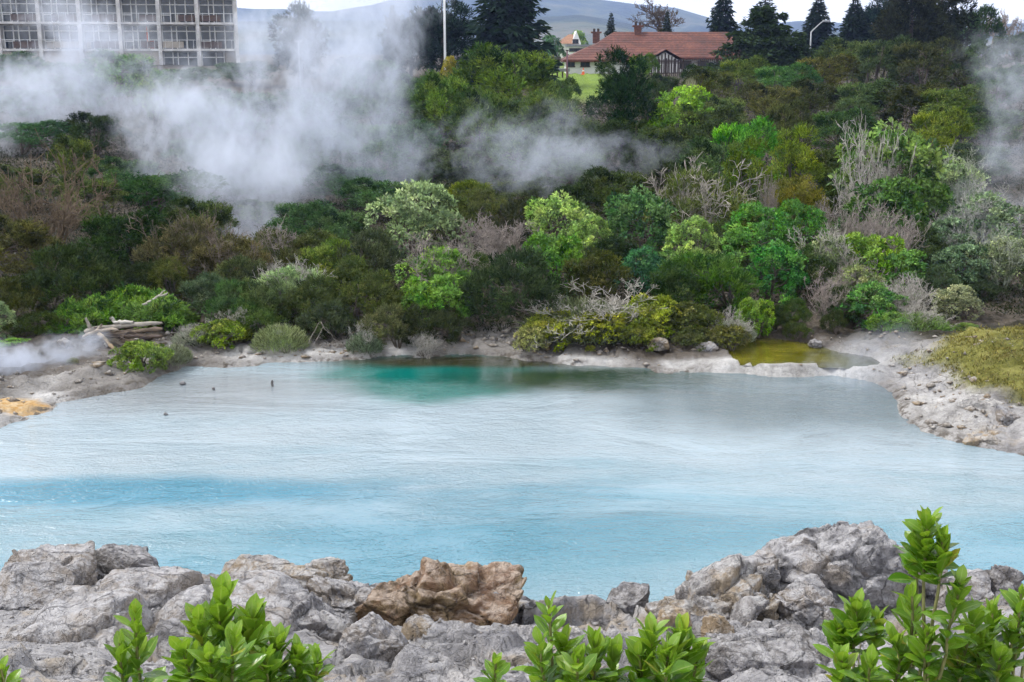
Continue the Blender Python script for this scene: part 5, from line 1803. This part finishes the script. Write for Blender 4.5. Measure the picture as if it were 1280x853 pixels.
mb.box(g0 - hx, g1 - hx, -1.9, 0.68, zg - .6 - hz, gz0 - .05 - hz)
a = [(g0 - hx, -1.9, gz0 - .05 - hz), (g1 - hx, -1.9, gz0 - .05 - hz), (gm - hx, -1.9, gz1 - .25 - hz)]
mb.poly(a + [(p[0], 0.6, p[2]) for p in a], [(0, 1, 2), (3, 5, 4), (0, 2, 5, 3), (1, 4, 5, 2)])
mb.build('gable_wall', M_WHITE, house)
mb = MB()
for q in range(9):
    xx = g0 + .06 + (g1 - g0 - .12) * q / 8
    top = gz0 + (gz1 - gz0) * (1 - abs(xx - gm) / (gm - g0 + .5)) - .32
    mb.box(xx - .07 - hx, xx + .07 - hx, -1.98, -1.905, zg - .5 - hz, top - hz)
mb.box(g0 - hx, g1 - hx, -1.99, -1.9, gz0 - .2 - hz, gz0 - .06 - hz)
mb.build('half_timbering', M_TIMBER, house)
for cx_, cy_, hgt_ in ((803, 5.2, .8), (750, 6.2, .15)):
    mb = MB()
    x = rx(cx_)
    mb.box(x - .36 - hx, x + .36 - hx, cy_ - .4, cy_ + .4, zr - 1.2 - hz, zr + hgt_ - .3 - hz)
    mb.box(x - .55 - hx, x + .55 - hx, cy_ - .5, cy_ + .5, zr + hgt_ - .3 - hz, zr + hgt_ - .12 - hz)
    ch = mb.build('chimney', M_BRICK, house)
    mb = MB()
    for s in (-.22, .22):
        mb.box(x + s - .12 - hx, x + s + .12 - hx, cy_ - .12, cy_ + .12, zr + hgt_ - .12 - hz, zr + hgt_ + .2 - hz)
    mb.build('chimney_pot', M_TIMBER, ch)


def win(px, Y, dy, z0, z1, w_, parent=house, ex=None, ez=None):
    ex = hx if ex is None else ex
    ez = hz if ez is None else ez
    x = at(px, 80, Y)[0] - ex
    mb = MB()
    mb.box(x - w_ / 2, x + w_ / 2, dy - .06, dy, z1 - .09 - ez, z1 - ez)
    mb.box(x - w_ / 2 - .06, x + w_ / 2 + .06, dy - .1, dy, z0 - .04 - ez, z0 + .06 - ez)
    for s in (-1, 0, 1):
        mb.box(x + s * (w_ / 2 - .04) - .04, x + s * (w_ / 2 - .04) + .04, dy - .055, dy, z0 + .06 - ez, z1 - .09 - ez)
    f = mb.build('window', M_TIMBER, parent)
    mb = MB()
    mb.box(x - w_ / 2 + .03, x + w_ / 2 - .03, dy - .03, dy - .004, z0 + .05 - ez, z1 - .08 - ez)
    mb.build('glass', M_GLASS, f)


zw0, zw1 = rzp(84, RY - 4), rzp(77.5, RY - 4)
win(732, RY - 4, -3.3, zw0, zw1, .95)
win(714, RY - 4, -3.3, zw0, zw1, .8)
win(757, RY - 4, -3.3, zw0, zw1, .8)
for px in (790, 858, 880, 905, 935):
    win(px, RY, 0.7, rzp(86), rzp(76.5), 1.2)
mb = MB()
xd = rx(800)
mb.box(xd - .5 - hx, xd + .5 - hx, 0.62, 0.69, zg - .3 - hz, rzp(76) - hz)
mb.build('door', M_TIMBER, house)

# ---- picket fence in front of the house
FY = 116.0
fen = empty('picket_fence', (at(870, 85, FY)[0], FY, tz(at(870, 85, FY)[0], FY)))
tag(fen, 'dark picket fence running along the front of the red roofed house', 'fence')
fx0, fz0 = fen.location.x, fen.location.z
x0_, x1_ = at(812, 80, FY)[0], at(960, 80, FY)[0]
zt_, zb_ = at(870, 74, FY)[1], fz0
mb = MB()
x = x0_
while x < x1_:
    mb.box(x - .035 - fx0, x + .035 - fx0, -.02, .02, 0.05, zt_ - zb_)
    x += .19
mb.build('picket_panel', M_TIMBER, fen)
mb = MB()
mb.box(x0_ - fx0, x1_ - fx0, .022, .07, .3, .38)
mb.box(x0_ - fx0, x1_ - fx0, .022, .07, zt_ - zb_ - .4, zt_ - zb_ - .32)
mb.build('rail', M_TIMBER, fen)
n = 8
for q in range(n):
    mb = MB()
    xx = x0_ + (x1_ - x0_) * q / (n - 1) - fx0
    mb.box(xx - .06, xx + .06, .072, .19, -.5, zt_ - zb_ + .08)
    mb.build('post', M_TIMBER, fen)

# ---- white two-storey house farther off
WY = 185.0
wh = empty('white_house', (at(722, 60, WY)[0], WY, at(722, 72, WY)[1]))
tag(wh, 'small white two-storey house with a brown gabled roof on the lawn', 'house')
wx0, wz0 = wh.location.x, wh.location.z
a_, b_ = at(700, 60, WY)[0] - wx0, at(726, 60, WY)[0] - wx0
c_, d_ = at(709, 60, WY)[0] - wx0, at(740, 60, WY)[0] - wx0
z1_, z2_, z3_ = at(722, 54, WY)[1] - wz0, at(722, 43, WY)[1] - wz0, at(722, 56, WY)[1] - wz0
mb = MB()
mb.box(a_, b_, 0, 7, -3, z1_)
am = b_ - (b_ - a_) * .22
mb.poly([(b_ - (b_ - a_) * .44, 0, z1_), (b_, 0, z1_), (am, 0, z2_ + .5), (b_ - (b_ - a_) * .44, 7, z1_), (b_, 7, z1_), (am, 7, z2_ + .5)], [(0, 1, 2), (3, 5, 4), (0, 2, 5, 3), (1, 4, 5, 2)])
mb.build('wall', M_WHITE, wh)
mb = MB()
mb.poly([(a_ - .5, -.4, z1_ - .1), (b_ - (b_ - a_) * .4, -.4, z1_ - .1), (b_ - (b_ - a_) * .3, 3.5, z2_), (a_ + 1.4, 3.5, z2_), (a_ - .5, 7.4, z1_ - .1), (b_ - (b_ - a_) * .4, 7.4, z1_ - .1)],
        [(0, 1, 2, 3), (3, 2, 5, 4), (0, 3, 4), (0, 4, 5, 1), (1, 5, 2)])
mb.build('roof', simple('brown_tiles', (.26, .14, .085), .85, var=.2), wh)
mb = MB()
mb.box(c_, d_, -4, -0.02, -3, z3_ - .3)
mb.build('wing_wall', M_WHITE, wh)
mb = MB()
mb.box(c_ - .3, d_ + .3, -4.4, 0.3, z3_ - .3, z3_)
mb.build('wing_roof', M_GREYBOX, wh)
for q, (px, z0w, z1w, dy, wd) in enumerate(((719, .62, .84, 0, .9), (715, .30, .52, -4, 1.3), (722, .30, .52, -4, 1.3), (732, .30, .52, -4, 1.3))):
    zz0, zz1 = z1_ * z0w + wz0, z1_ * z1w + wz0
    win(px, WY, dy, zz0 + (.25 if dy else .7), zz1 + (.25 if dy else .9), wd, wh, wx0, wz0)

# ---- posts, lamps, small things near the house
def mast(px, ytop, ybase, Y, r0, r1, mat, name, label, cat, extra=None):
    X, zt = at(px, ytop, Y)
    zb = tz(X, Y)
    root = empty(name, (X, Y, zb))
    tag(root, label, cat)
    H = zt - zb
    V, Fq = tubes([(np.array([[0, 0, -.6], [0, 0, H * .5], [0, 0, H], [0, 0, H + .02]]), np.array([r0, (r0 + r1) / 2, r1, .001]))], 10)
    link('pole', mesh_np('pole', V, Fq, True), mat, root)
    if extra:
        extra(root, H)
    return root


mast(555, -30, 76, 98, .11, .08, M_METAL, 'mast', 'tall white mast rising out of frame above the yellow bush', 'mast',
     lambda r, H: MB().box(-.28, .28, -.28, .28, -.6, .12).build('base_plate', M_CONC, r))


def lamp_arm(r, H):
    t = np.linspace(0, 1, 9)
    pts = np.stack([1.1 * np.sin(t * 1.35), 0 * t, H - .02 + .95 * np.sin(t * 1.57)], 1)
    V, Fq = tubes([(pts, np.linspace(.06, .045, 9))], 8)
    link('arm', mesh_np('arm', V, Fq, True), M_LAMP, r)
    e = pts[-1]
    MB().box(e[0] - .1, e[0] + .5, -.12, .12, e[2] - .08, e[2] + .1).build('lamp_head', M_LAMP, r, bevel=.05)


mast(1014, 40, 64, 112, .08, .06, M_LAMP, 'street_lamp', 'street lamp with a curved arm beside the ragged dark spruce', 'street lamp', lamp_arm)


def small_lamp(r, H):
    MB().box(-.3, .3, -.1, .1, H, H + .14).build('lamp_head', M_GREYBOX, r, bevel=.04)


mast(373, 53, 72, 96, .06, .05, M_GREYBOX, 'lamp_post', 'small straight lamp post glimpsed through the steam', 'lamp post', small_lamp)
mast(709, 64, 93, 112, .09, .07, simple('purple_post', (.20, .10, .13), .7), 'sign_post', 'thin purplish post at the corner of the white walled wing', 'post',
     lambda r, H: MB().box(-.13, .13, -.13, .13, H, H + .1).build('cap', M_TIMBER, r))
cn = empty('traffic_cone', (at(729, 93, 121)[0], 121, tz(at(729, 93, 121)[0], 121) - .01))
tag(cn, 'orange traffic cone on the lawn before the white wall', 'traffic cone')
V, Fq = tubes([(np.array([[0, 0, .05], [0, 0, .4], [0, 0, .7]]), np.array([.16, .095, .025]))], 12)
link('cone', mesh_np('cone', V, Fq, True), M_ORANGE, cn)
V, Fq = tubes([(np.array([[0, 0, .33], [0, 0, .46]]), np.array([.12, .09]))], 12)
link('band', mesh_np('band', V, Fq, True), M_WHITE, cn)
MB().box(-.21, .21, -.21, .21, 0, .05).build('base', M_ORANGE, cn)
# low grey rail left of the house
rl = empty('barrier_rail', (at(700, 88, 117)[0], 117, tz(at(700, 88, 117)[0], 117)))
tag(rl, 'low grey barrier rail at the edge of the lawn left of the wing', 'barrier')
ww = 26 * mpp(90, 111)
MB().box(-ww / 2, ww / 2, -.05, .05, .55, .85).build('beam', M_GREYBOX, rl, bevel=.03)
for q in range(4):
    xx = -ww / 2 + .2 + q * (ww - .4) / 3
    MB().box(xx - .07, xx + .07, .052, .17, -.4, .8).build('post', M_TIMBER, rl)
# ------------------------------------------------------------------ leafy shoots close to the camera
M_SHOOT, nt, bs, out = new_mat('glossy_leaf')
at_ = nt.add('ShaderNodeAttribute', attribute_name='leafuv')
sx = nt.add('ShaderNodeSeparateXYZ')
nt.l.new(at_.outputs['Vector'], sx.inputs[0])
rnd = nt.add('ShaderNodeNewGeometry').outputs['Random Per Island']
age = sx.outputs[2]
base = nt.ramp(rnd, [(0.0, (.028, .105, .010)), (0.45, (.075, .20, .012)), (0.85, (.16, .32, .018)), (0.955, (.22, .34, .03)), (1.0, (.40, .31, .05))])
base = nt.mix(nt.math('MULTIPLY', age, 0.75), base, (.24, .38, .04))
vein = nt.rng(nt.math('ABSOLUTE', sx.outputs[0]), 0.03, 0.10, 0.65, 0.0)
c = nt.mix(vein, base, (.36, .46, .12))
tc = nt.add('ShaderNodeTexCoord').outputs['Object']
c = nt.mix(nt.math('MULTIPLY', nt.rng(nt.noise(tc, 60, 3), .56, .68), .5), c, (.26, .33, .03))
nt.put(bs.inputs['Base Color'], c)
nt.put(bs.inputs['Roughness'], nt.rng(nt.noise(tc, 30, 3), .3, .7, .22, .42))
bs.inputs['Specular IOR Level'].default_value = 0.5
side = nt.math('MULTIPLY_ADD', nt.math('ABSOLUTE', sx.outputs[0]), -0.5, sx.outputs[1])
wvn = nt.math('SINE', nt.math('MULTIPLY', side, 50.0))
nt.put(bs.inputs['Normal'], nt.bump(wvn, 0.12, 0.001))
tr = nt.add('ShaderNodeBsdfTranslucent')
nt.put(tr.inputs['Color'], nt.mix(0.5, c, (.34, .55, .02)))
mx_ = nt.add('ShaderNodeMixShader')
mx_.inputs[0].default_value = 0.36
nt.l.new(bs.outputs[0], mx_.inputs[1])
nt.l.new(tr.outputs[0], mx_.inputs[2])
nt.l.new(mx_.outputs[0], out.inputs['Surface'])
M_STEM = simple('green_stem', (.17, .17, .06), 0.6, var=.3, scale=30)
M_DRYSTEM = simple('pale_twig', (.42, .37, .28), 0.8, var=.25, scale=40)
M_BUD = simple('bud', (.34, .36, .05), 0.5, var=.2, scale=60)

NU, NV = 7, 5
TU = np.linspace(0, 1, NU)
TV = np.linspace(-1, 1, NV)
PROF = np.sin(np.pi * TU ** 1.2) ** 0.8
PROF[0], PROF[-1] = 0.06, 0.02


def real_leaves(B, D, N, L, W, curl, fold, age):
    """obovate leaves with a fold along the midrib and a curled tip; returns V, F, uv"""
    n = len(B)
    S = unit(np.cross(D, N))
    N2 = unit(np.cross(S, D))
    u = TU[None, :, None]
    v = TV[None, None, :]
    along = u * L[:, None, None] * np.ones_like(v)
    lat = v * PROF[None, :, None] * W[:, None, None] * 0.5
    up = fold[:, None, None] * np.abs(lat) * 1.0 - curl[:, None, None] * L[:, None, None] * u ** 2.0
    V = B[:, None, None, :] + D[:, None, None, :] * along[..., None] + S[:, None, None, :] * lat[..., None] + N2[:, None, None, :] * up[..., None]
    V = V.reshape(-1, 3)
    i = (np.arange(NU - 1)[:, None] * NV + np.arange(NV - 1)[None, :]).ravel()
    q = np.stack([i, i + 1, i + NV + 1, i + NV], 1)
    Fq = (q[None] + (np.arange(n) * NU * NV)[:, None, None]).reshape(-1, 4)
    uv = np.stack([np.broadcast_to(v, (n, NU, NV)), np.broadcast_to(u, (n, NU, NV)), np.broadcast_to(age[:, None, None], (n, NU, NV))], -1).reshape(-1, 3)
    return V, Fq, uv


def shoots(label, Y0, stems, seed, ground_px, name='leafy_shrub', dry=0):
    """stems: (px, py of the tip, Y, leafy length in px, leaf length in px, number of leaves, lean)"""
    rng = np.random.default_rng(seed)
    X0 = at(ground_px, 800, Y0)[0]
    z0 = tz(X0, Y0) - 0.03
    root = empty(name, (X0, Y0, z0))
    tag(root, label, 'shrub')
    O = np.array([X0, Y0, z0])
    LV, LF, LU, b = [], [], [], 0
    buds = []
    for (px, py, Y, lp, ll, nl, lean) in stems:
        k = mpp(py, Y)
        X, Z = at(px, py, Y)
        tip = np.array([X, Y, Z]) - O
        foot = np.array([rng.normal() * 0.03, rng.normal() * 0.03, 0.0])
        mid = (foot + tip) / 2 + np.array([(tip[0] - foot[0]) * 0.12 - lean * 0.12, rng.normal() * 0.03, 0.02])
        t = np.linspace(0, 1, 24)[:, None]
        C = (1 - t) ** 2 * foot + 2 * t * (1 - t) * mid + t ** 2 * tip
        C[1:-1] += rng.normal(size=(22, 3)) * 0.0025
        V, Fq = tubes([(C, np.linspace(.009, .0028, 24))], 7)
        link('stem', mesh_np('stem', V, Fq, True), M_STEM, root)
        ln = np.concatenate([[0], np.cumsum(np.linalg.norm(np.diff(C, axis=0), axis=1))])
        tot = ln[-1]
        Ls = min(lp * k, tot * 0.9)
        nl = int(nl * 1.35)
        g = (np.arange(nl) + rng.random(nl) * 0.3) / nl
        s = tot - Ls * (1 - g) ** 1.0
        Bp = np.stack([np.interp(s, ln, C[:, j]) for j in range(3)], 1)
        Tn = unit(np.stack([np.interp(s, ln, np.gradient(C[:, j], ln)) for j in range(3)], 1))
        phi = np.arange(nl) * 2.39996 + rng.normal(size=nl) * 0.25
        ref = unit(np.cross(Tn, np.array([0.0, 1.0, 0.15])))
        ref2 = np.cross(Tn, ref)
        rad = ref * np.cos(phi)[:, None] + ref2 * np.sin(phi)[:, None]
        ang = R(72) - (R(72) - R(20)) * g ** 1.3 + rng.normal(size=nl) * 0.24
        D = unit(Tn * np.cos(ang)[:, None] + rad * np.sin(ang)[:, None] + np.array([0, 0, 0.12]))
        N = unit(Tn * np.sin(ang)[:, None] - rad * np.cos(ang)[:, None] + rng.normal(size=(nl, 3)) * 0.3)
        L = ll * k * rng.uniform(0.55, 1.12, nl) * (1 - 0.42 * g ** 3)
        Wd = L * rng.uniform(0.42, 0.54, nl)
        V, Fq, uv = real_leaves(Bp, D, N, L, Wd, rng.uniform(-0.14, 0.30, nl), rng.uniform(0.05, 0.45, nl), g ** 2)
        LV.append(V)
        LF.append(Fq + b)
        LU.append(uv)
        b += len(V)
    me = mesh_np('foliage', np.concatenate(LV), np.concatenate(LF), True)
    a = me.attributes.new('leafuv', 'FLOAT_VECTOR', 'POINT')
    a.data.foreach_set('vector', np.concatenate(LU).astype(np.float32).ravel())
    link('foliage', me, M_SHOOT, root)
    for q in range(dry):
        p0 = np.array([rng.normal() * .12, rng.normal() * .05, 0.35])
        e = p0 + np.array([rng.normal() * .10, rng.normal() * .05, rng.uniform(.55, .8)])
        C = np.stack([p0, (p0 + e) / 2 + rng.normal(size=3) * .03, e])
        segs = [(C, np.array([.004, .003, .0015]))]
        for _ in range(3):
            f = rng.uniform(.35, .8)
            s_ = p0 + (e - p0) * f
            segs.append((np.stack([s_, s_ + np.array([rng.normal() * .05, rng.normal() * .03, .09])]), np.array([.0022, .001])))
        V, Fq = tubes(segs, 5)
        link('dry_twig', mesh_np('dry_twig', V, Fq, True), M_DRYSTEM, root)
    return root


shoots('slender single leafy shoot near the left corner, left of the biggest one', 2.3,
       [(168, 768, 2.3, 150, 46, 30, 0), (150, 805, 2.28, 90, 40, 16, 0)], 1, 160)
shoots('biggest leafy shoot cluster, standing before the grey boulders on the left', 2.3,
       [(276, 748, 2.3, 130, 60, 40, 0), (248, 775, 2.25, 110, 52, 28, -.3), (315, 772, 2.32, 110, 56, 30, .3), (228, 812, 2.2, 80, 46, 20, -.5),
        (290, 800, 2.15, 90, 50, 26, 0), (262, 822, 2.12, 80, 46, 22, 0)], 2, 275)
shoots('low leafy shoots crowding the right side of the biggest cluster', 2.35,
       [(346, 804, 2.35, 70, 46, 24, 0), (372, 812, 2.33, 70, 42, 24, .2), (398, 826, 2.3, 60, 40, 18, .3), (330, 822, 2.25, 60, 44, 20, -.2)], 3, 360)
shoots('tiny leafy tip poking up left of the middle shoots', 2.3, [(620, 827, 2.3, 60, 32, 16, 0)], 4, 620)
shoots('leafy shrub at the bottom middle with one tall curved tip', 2.3,
       [(686, 756, 2.3, 66, 36, 14, -.2), (676, 806, 2.25, 80, 42, 24, -.2), (705, 800, 2.3, 80, 44, 26, 0), (745, 806, 2.3, 80, 46, 28, .2), (768, 818, 2.33, 70, 44, 22, .3),
        (722, 822, 2.2, 70, 42, 22, 0)], 5, 715)
shoots('rounded leafy shrub right beside the tall curved tip at the bottom middle', 2.35,
       [(815, 790, 2.35, 90, 48, 30, -.1), (852, 790, 2.35, 90, 48, 30, .1), (872, 812, 2.37, 70, 42, 22, .3), (798, 818, 2.3, 70, 44, 22, -.3), (835, 814, 2.25, 70, 46, 26, 0)], 6, 835)
shoots('small rosette shoot left of the tallest shoot', 2.4,
       [(1070, 762, 2.4, 60, 44, 26, -.1), (1048, 784, 2.42, 50, 38, 18, -.3), (1098, 774, 2.42, 50, 38, 18, .3), (1052, 824, 2.3, 60, 40, 20, -.3), (1088, 830, 2.25, 60, 42, 22, 0)], 7, 1075)
shoots('tallest leafy shoot, its rosette standing against the pool at the right', 2.3,
       [(1160, 652, 2.3, 76, 44, 34, 0), (1150, 672, 2.33, 60, 42, 18, -.2), (1178, 676, 2.27, 60, 42, 20, .2),
        (1140, 745, 2.3, 95, 42, 16, -.4), (1200, 728, 2.25, 110, 42, 22, .3), (1218, 764, 2.3, 100, 42, 26, .3), (1160, 790, 2.25, 100, 42, 30, 0), (1118, 800, 2.3, 70, 42, 24, -.3)], 8, 1175)
shoots('leafy shrub in the lower right corner with dry pale twigs', 2.35,
       [(1242, 762, 2.35, 90, 42, 26, 0), (1268, 790, 2.33, 80, 40, 24, .2), (1226, 800, 2.3, 80, 42, 26, -.2), (1250, 822, 2.25, 70, 42, 22, 0), (1196, 812, 2.3, 70, 42, 22, -.3)], 9, 1235, dry=7)
shoots('leafy tip cut by the right edge above the lower right shrub', 2.35, [(1276, 742, 2.35, 60, 34, 16, 0), (1290, 752, 2.36, 60, 36, 18, .2)], 10, 1284)
shoots('leaf tips cut by the left edge at the lower left corner', 2.3, [(1, 836, 2.3, 60, 32, 12, 0), (-14, 828, 2.32, 70, 36, 16, 0)], 11, 0)

# ------------------------------------------------------------------ steam
def steam(label, blobs, Y, dens, seed, scale=0.35, step=0.35, thr=0.42, contrast=2.6, stretch=(1, 1, 1), col=(.83, .885, 1.0)):
    """blobs: (px, py, rx px, ry px, depth offset, ry metres, weight): soft ellipsoids of vapour"""
    E = []
    for (px, py, rpx, rpy, dy, rd, wgt) in blobs:
        yy = Y + dy
        X, Z = at(px, py, yy)
        k = mpp(py, yy)
        E.append((X, yy, Z, rpx * k, rd, rpy * k, wgt))
    lo = np.min([[e[0] - e[3], e[1] - e[4], e[2] - e[5]] for e in E], 0)
    hi = np.max([[e[0] + e[3], e[1] + e[4], e[2] + e[5]] for e in E], 0)
    g = max(0.3, tz((lo[0] + hi[0]) / 2, (lo[1] + hi[1]) / 2))
    c0 = (lo + hi) / 2
    bm = bmesh.new()
    Vi = ICO[3][0]
    for e in E:
        for v in Vi:
            bm.verts.new((e[0] - c0[0] + v[0] * e[3] * 1.04, e[1] - c0[1] + v[1] * e[4] * 1.04, e[2] - c0[2] + v[2] * e[5] * 1.04))
    hull = bmesh.ops.convex_hull(bm, input=list(bm.verts))
    keep = {v for f in bm.faces for v in f.verts}
    for v in [v for v in bm.verts if v not in keep]:
        bm.verts.remove(v)
    hme = bpy.data.meshes.new('steam')
    bm.to_mesh(hme)
    bm.free()
    m = bpy.data.materials.new('steam')
    m.use_nodes = True
    nt = NT(m.node_tree)
    nt.n.remove(nt.n['Principled BSDF'])
    out = nt.n['Material Output']
    pos = nt.add('ShaderNodeTexCoord').outputs['Object']
    acc = None
    # a gentle warp shared by the blobs
    wn = nt.add('ShaderNodeVectorMath', operation='MULTIPLY_ADD')
    nt.put(wn.inputs[0], nt.noise(nt.vec(pos, loc=(seed, 0, 0)), scale * 0.6, 2, 0.5, out=1))
    wa = 1.6
    wn.inputs[1].default_value = (wa, wa, wa)
    nt.put(wn.inputs[2], pos)
    for (x, y, z, a, b_, c_, wgt) in E:
        p = (x - c0[0], y - c0[1], z - c0[2])
        v = nt.vec(wn.outputs[0], loc=(-(p[0] + wa / 2) / a, -(p[1] + wa / 2) / b_, -(p[2] + wa / 2) / c_), scale=(1 / a, 1 / b_, 1 / c_))
        ln = nt.add('ShaderNodeVectorMath', operation='LENGTH')
        nt.l.new(v, ln.inputs[0])
        q = nt.rng(ln.outputs['Value'], 1.0, 0.1, 0.0, wgt)
        acc = q if acc is None else nt.math('MAXIMUM', acc, q)
    n0 = nt.noise(nt.vec(pos, loc=(seed * 3.1, 1, 2), scale=stretch), scale, 3, 0.55, 1.2)
    n1 = nt.noise(nt.vec(pos, loc=(seed * 1.7, 4, 2), scale=stretch), scale * 3.0, 4, 0.62, 1.6)
    nn = nt.math('ADD', nt.math('MULTIPLY', n0, 0.52), nt.math('MULTIPLY', n1, 0.48))
    # wisps: the noise eats into the soft edge
    d = nt.math('MULTIPLY_ADD', nt.math('SUBTRACT', nn, thr), contrast * 2.0, acc)
    d = nt.math('MULTIPLY', nt.math('MAXIMUM', nt.math('SUBTRACT', d, 0.30), 0.0), nt.rng(acc, 0.0, 0.4))
    d = nt.math('MULTIPLY', d, dens)
    vol = nt.add('ShaderNodeVolumePrincipled')
    vol.inputs['Color'].default_value = (col[0], col[1], col[2], 1)
    vol.inputs['Anisotropy'].default_value = 0.2
    nt.put(vol.inputs['Density'], d)
    nt.l.new(vol.outputs[0], out.inputs['Volume'])
    m.cycles.volume_step_rate = step
    o = link('steam', hme, m, None, tuple(c0))
    tag(o, label, 'steam', 'clouds of steam drifting over the valley', 'stuff')
    return o


steam('large white steam cloud billowing from the vent left of the middle up out of frame',
      [(322, 335, 24, 60, -9, 1.0, .8), (316, 280, 60, 60, -8, 2.0, .85), (300, 225, 130, 80, -5, 3.5, .9), (320, 190, 210, 100, 0, 4.5, 1.0), (230, 150, 120, 90, 1, 4, .8), (400, 150, 170, 110, 0, 4.5, .9),
       (460, 195, 120, 85, 0, 3.5, .65), (410, 70, 150, 110, 2, 4.5, 1.0), (340, 70, 100, 110, 2, 4, .7), (450, 0, 150, 90, 2, 4.5, 1.0), (440, 90, 120, 90, 0, 3.5, 1.0), (480, 40, 80, 90, 1, 3.5, .8)], 49, 0.44, 1, 0.40, 0.4, 0.49, 2.6, (1.15, 1, .8))
steam('drifting white steam over the middle of the slope, thinning towards the right',
      [(640, 188, 95, 72, 0, 3, .85), (705, 200, 95, 58, 0, 2.8, .85), (600, 170, 80, 65, 1, 2.5, .6), (785, 198, 85, 44, 0, 2, .6), (690, 150, 90, 50, 0, 2, .6), (540, 190, 80, 60, 1, 2.5, .5), (690, 245, 30, 40, -1, 1.2, .5), (830, 190, 60, 30, 0, 1.5, .45)], 47, 0.38, 2, 0.55, 0.4, 0.49, 2.6)
steam('thin steam over the left slope veiling the old block',
      [(20, 125, 170, 75, 0, 5, .75), (110, 60, 100, 85, 0, 5, .7), (80, 110, 150, 75, 2, 5, .8), (175, 70, 90, 90, 2, 4, .6), (60, 10, 100, 70, 2, 5, .5), (10, 180, 80, 50, -4, 4, .6), (200, 110, 100, 60, 0, 4, .75), (240, 85, 70, 40, 0, 3, .6)], 66, 0.36, 3, 0.34, 0.4, 0.48, 2.6)
steam('steam wisp rising along the right edge of the slope',
      [(1262, 110, 60, 80, 0, 3, .75), (1235, 75, 70, 50, 0, 3, .5), (1266, 190, 70, 80, 0, 3, .7), (1215, 290, 85, 90, -2, 3, .6), (1180, 375, 50, 70, -4, 1.5, .55), (1260, 260, 70, 70, 0, 3, .6)], 41, 0.34, 4, 0.5, 0.4, 0.48, 2.6)
steam('low white steam creeping over the left terrace',
      [(25, 462, 80, 46, 0, 1.2, .95), (80, 452, 55, 40, .4, 1.0, .8), (-20, 455, 60, 50, 0, 1.2, .95), (110, 440, 50, 40, .8, .8, .5)], 25.4, 1.9, 5, 0.9, 0.3, 0.46, 2.4)
steam('faint mist over the right end of the pool and the yellow pond',
      [(1080, 470, 95, 60, 0, 1.6, .8), (1110, 450, 60, 65, 1.5, 1.0, .7), (1010, 520, 100, 45, -1.5, 1.6, .5)], 24.8, 0.34, 6, 0.8, 0.3, 0.47, 2.4)
HAZE_D = 0.00022
EXPO = 1.2
# ------------------------------------------------------------------ air, sky and sun
hz_m = bpy.data.materials.new('haze')
hz_m.use_nodes = True
nt = NT(hz_m.node_tree)
nt.n.remove(nt.n['Principled BSDF'])
pv_ = nt.add('ShaderNodeVolumePrincipled')
pv_.inputs['Color'].default_value = (.42, .57, 1.0, 1)
pv_.inputs['Density'].default_value = HAZE_D
pv_.inputs['Anisotropy'].default_value = 0.1
nt.l.new(pv_.outputs[0], nt.n['Material Output'].inputs['Volume'])
hb_ = MB()
hb_.box(-2600, 2600, -300, 3400, -60, 160)
tag(hb_.build('haze', hz_m), 'thin blue haze filling the air over the valley', 'haze', kind='stuff')

world = bpy.data.worlds.new('World')
SC.world = world
world.use_nodes = True
nt = NT(world.node_tree)
bg = nt.n['Background']
sky = nt.add('ShaderNodeTexSky')
sky.sky_type = 'NISHITA'
sky.sun_disc = False
SUN_EL, SUN_AZ = R(56), R(285)
sky.sun_elevation = SUN_EL
sky.sun_rotation = SUN_AZ
sky.dust_density = 3.0
sky.air_density = 1.0
sky.ozone_density = 1.0
hs = nt.add('ShaderNodeHueSaturation')
nt.put(hs.inputs['Color'], sky.outputs[0])
hs.inputs['Saturation'].default_value = 0.42
# a high even overcast in front of the blue
gen = nt.add('ShaderNodeTexCoord').outputs['Generated']
cl = nt.noise(nt.vec(gen, scale=(2.2, 2.2, 5)), 1.0, 6, 0.58, 0.6)
clc = nt.ramp(cl, [(0.3, (8.6, 8.9, 9.5)), (0.7, (12.5, 12.6, 12.9))])
sz = nt.add('ShaderNodeSeparateXYZ')
nt.put(sz.inputs[0], gen)
# the cloud sheet is thinnest, so brightest, low in the sky
clc = nt.mix(1.0, clc, nt.ramp(sz.outputs[2], [(0.0, 1.0), (0.15, 1.0), (0.5, 0.72), (1.0, 0.62)]), 'MULTIPLY')
clc = nt.mix(1.0, clc, (1.6, 1.6, 1.6), 'MULTIPLY')
nt.put(bg.inputs['Color'], nt.mix(0.72, hs.outputs[0], clc))
bg.inputs['Strength'].default_value = 0.062

sd = bpy.data.lights.new('sun', 'SUN')
sd.energy = 1.5
sd.angle = R(10)
sd.color = (1.0, .965, .91)
so = bpy.data.objects.new('sun', sd)
COL.objects.link(so)
dirv = Vector((math.sin(SUN_AZ) * math.cos(SUN_EL), math.cos(SUN_AZ) * math.cos(SUN_EL), math.sin(SUN_EL)))
so.rotation_euler = dirv.to_track_quat('Z', 'Y').to_euler()
so.location = (0, 0, 50)

SC.view_settings.view_transform = 'Standard'
SC.view_settings.look = 'None'
SC.view_settings.exposure = EXPO
SC.view_settings.gamma = 1.0
SC.view_settings.use_curve_mapping = False
cy = SC.cycles
cy.max_bounces = 8
cy.diffuse_bounces = 3
cy.glossy_bounces = 3
cy.transmission_bounces = 2
cy.transparent_max_bounces = 8
cy.volume_bounces = 2
cy.caustics_reflective = False
cy.caustics_refractive = False
cy.use_adaptive_sampling = True
cy.adaptive_threshold = 0.035
cy.use_denoising = True
cy.denoiser = 'OPENIMAGEDENOISE'
cy.sample_clamp_indirect = 6.0
cy.sample_clamp_direct = 9.0
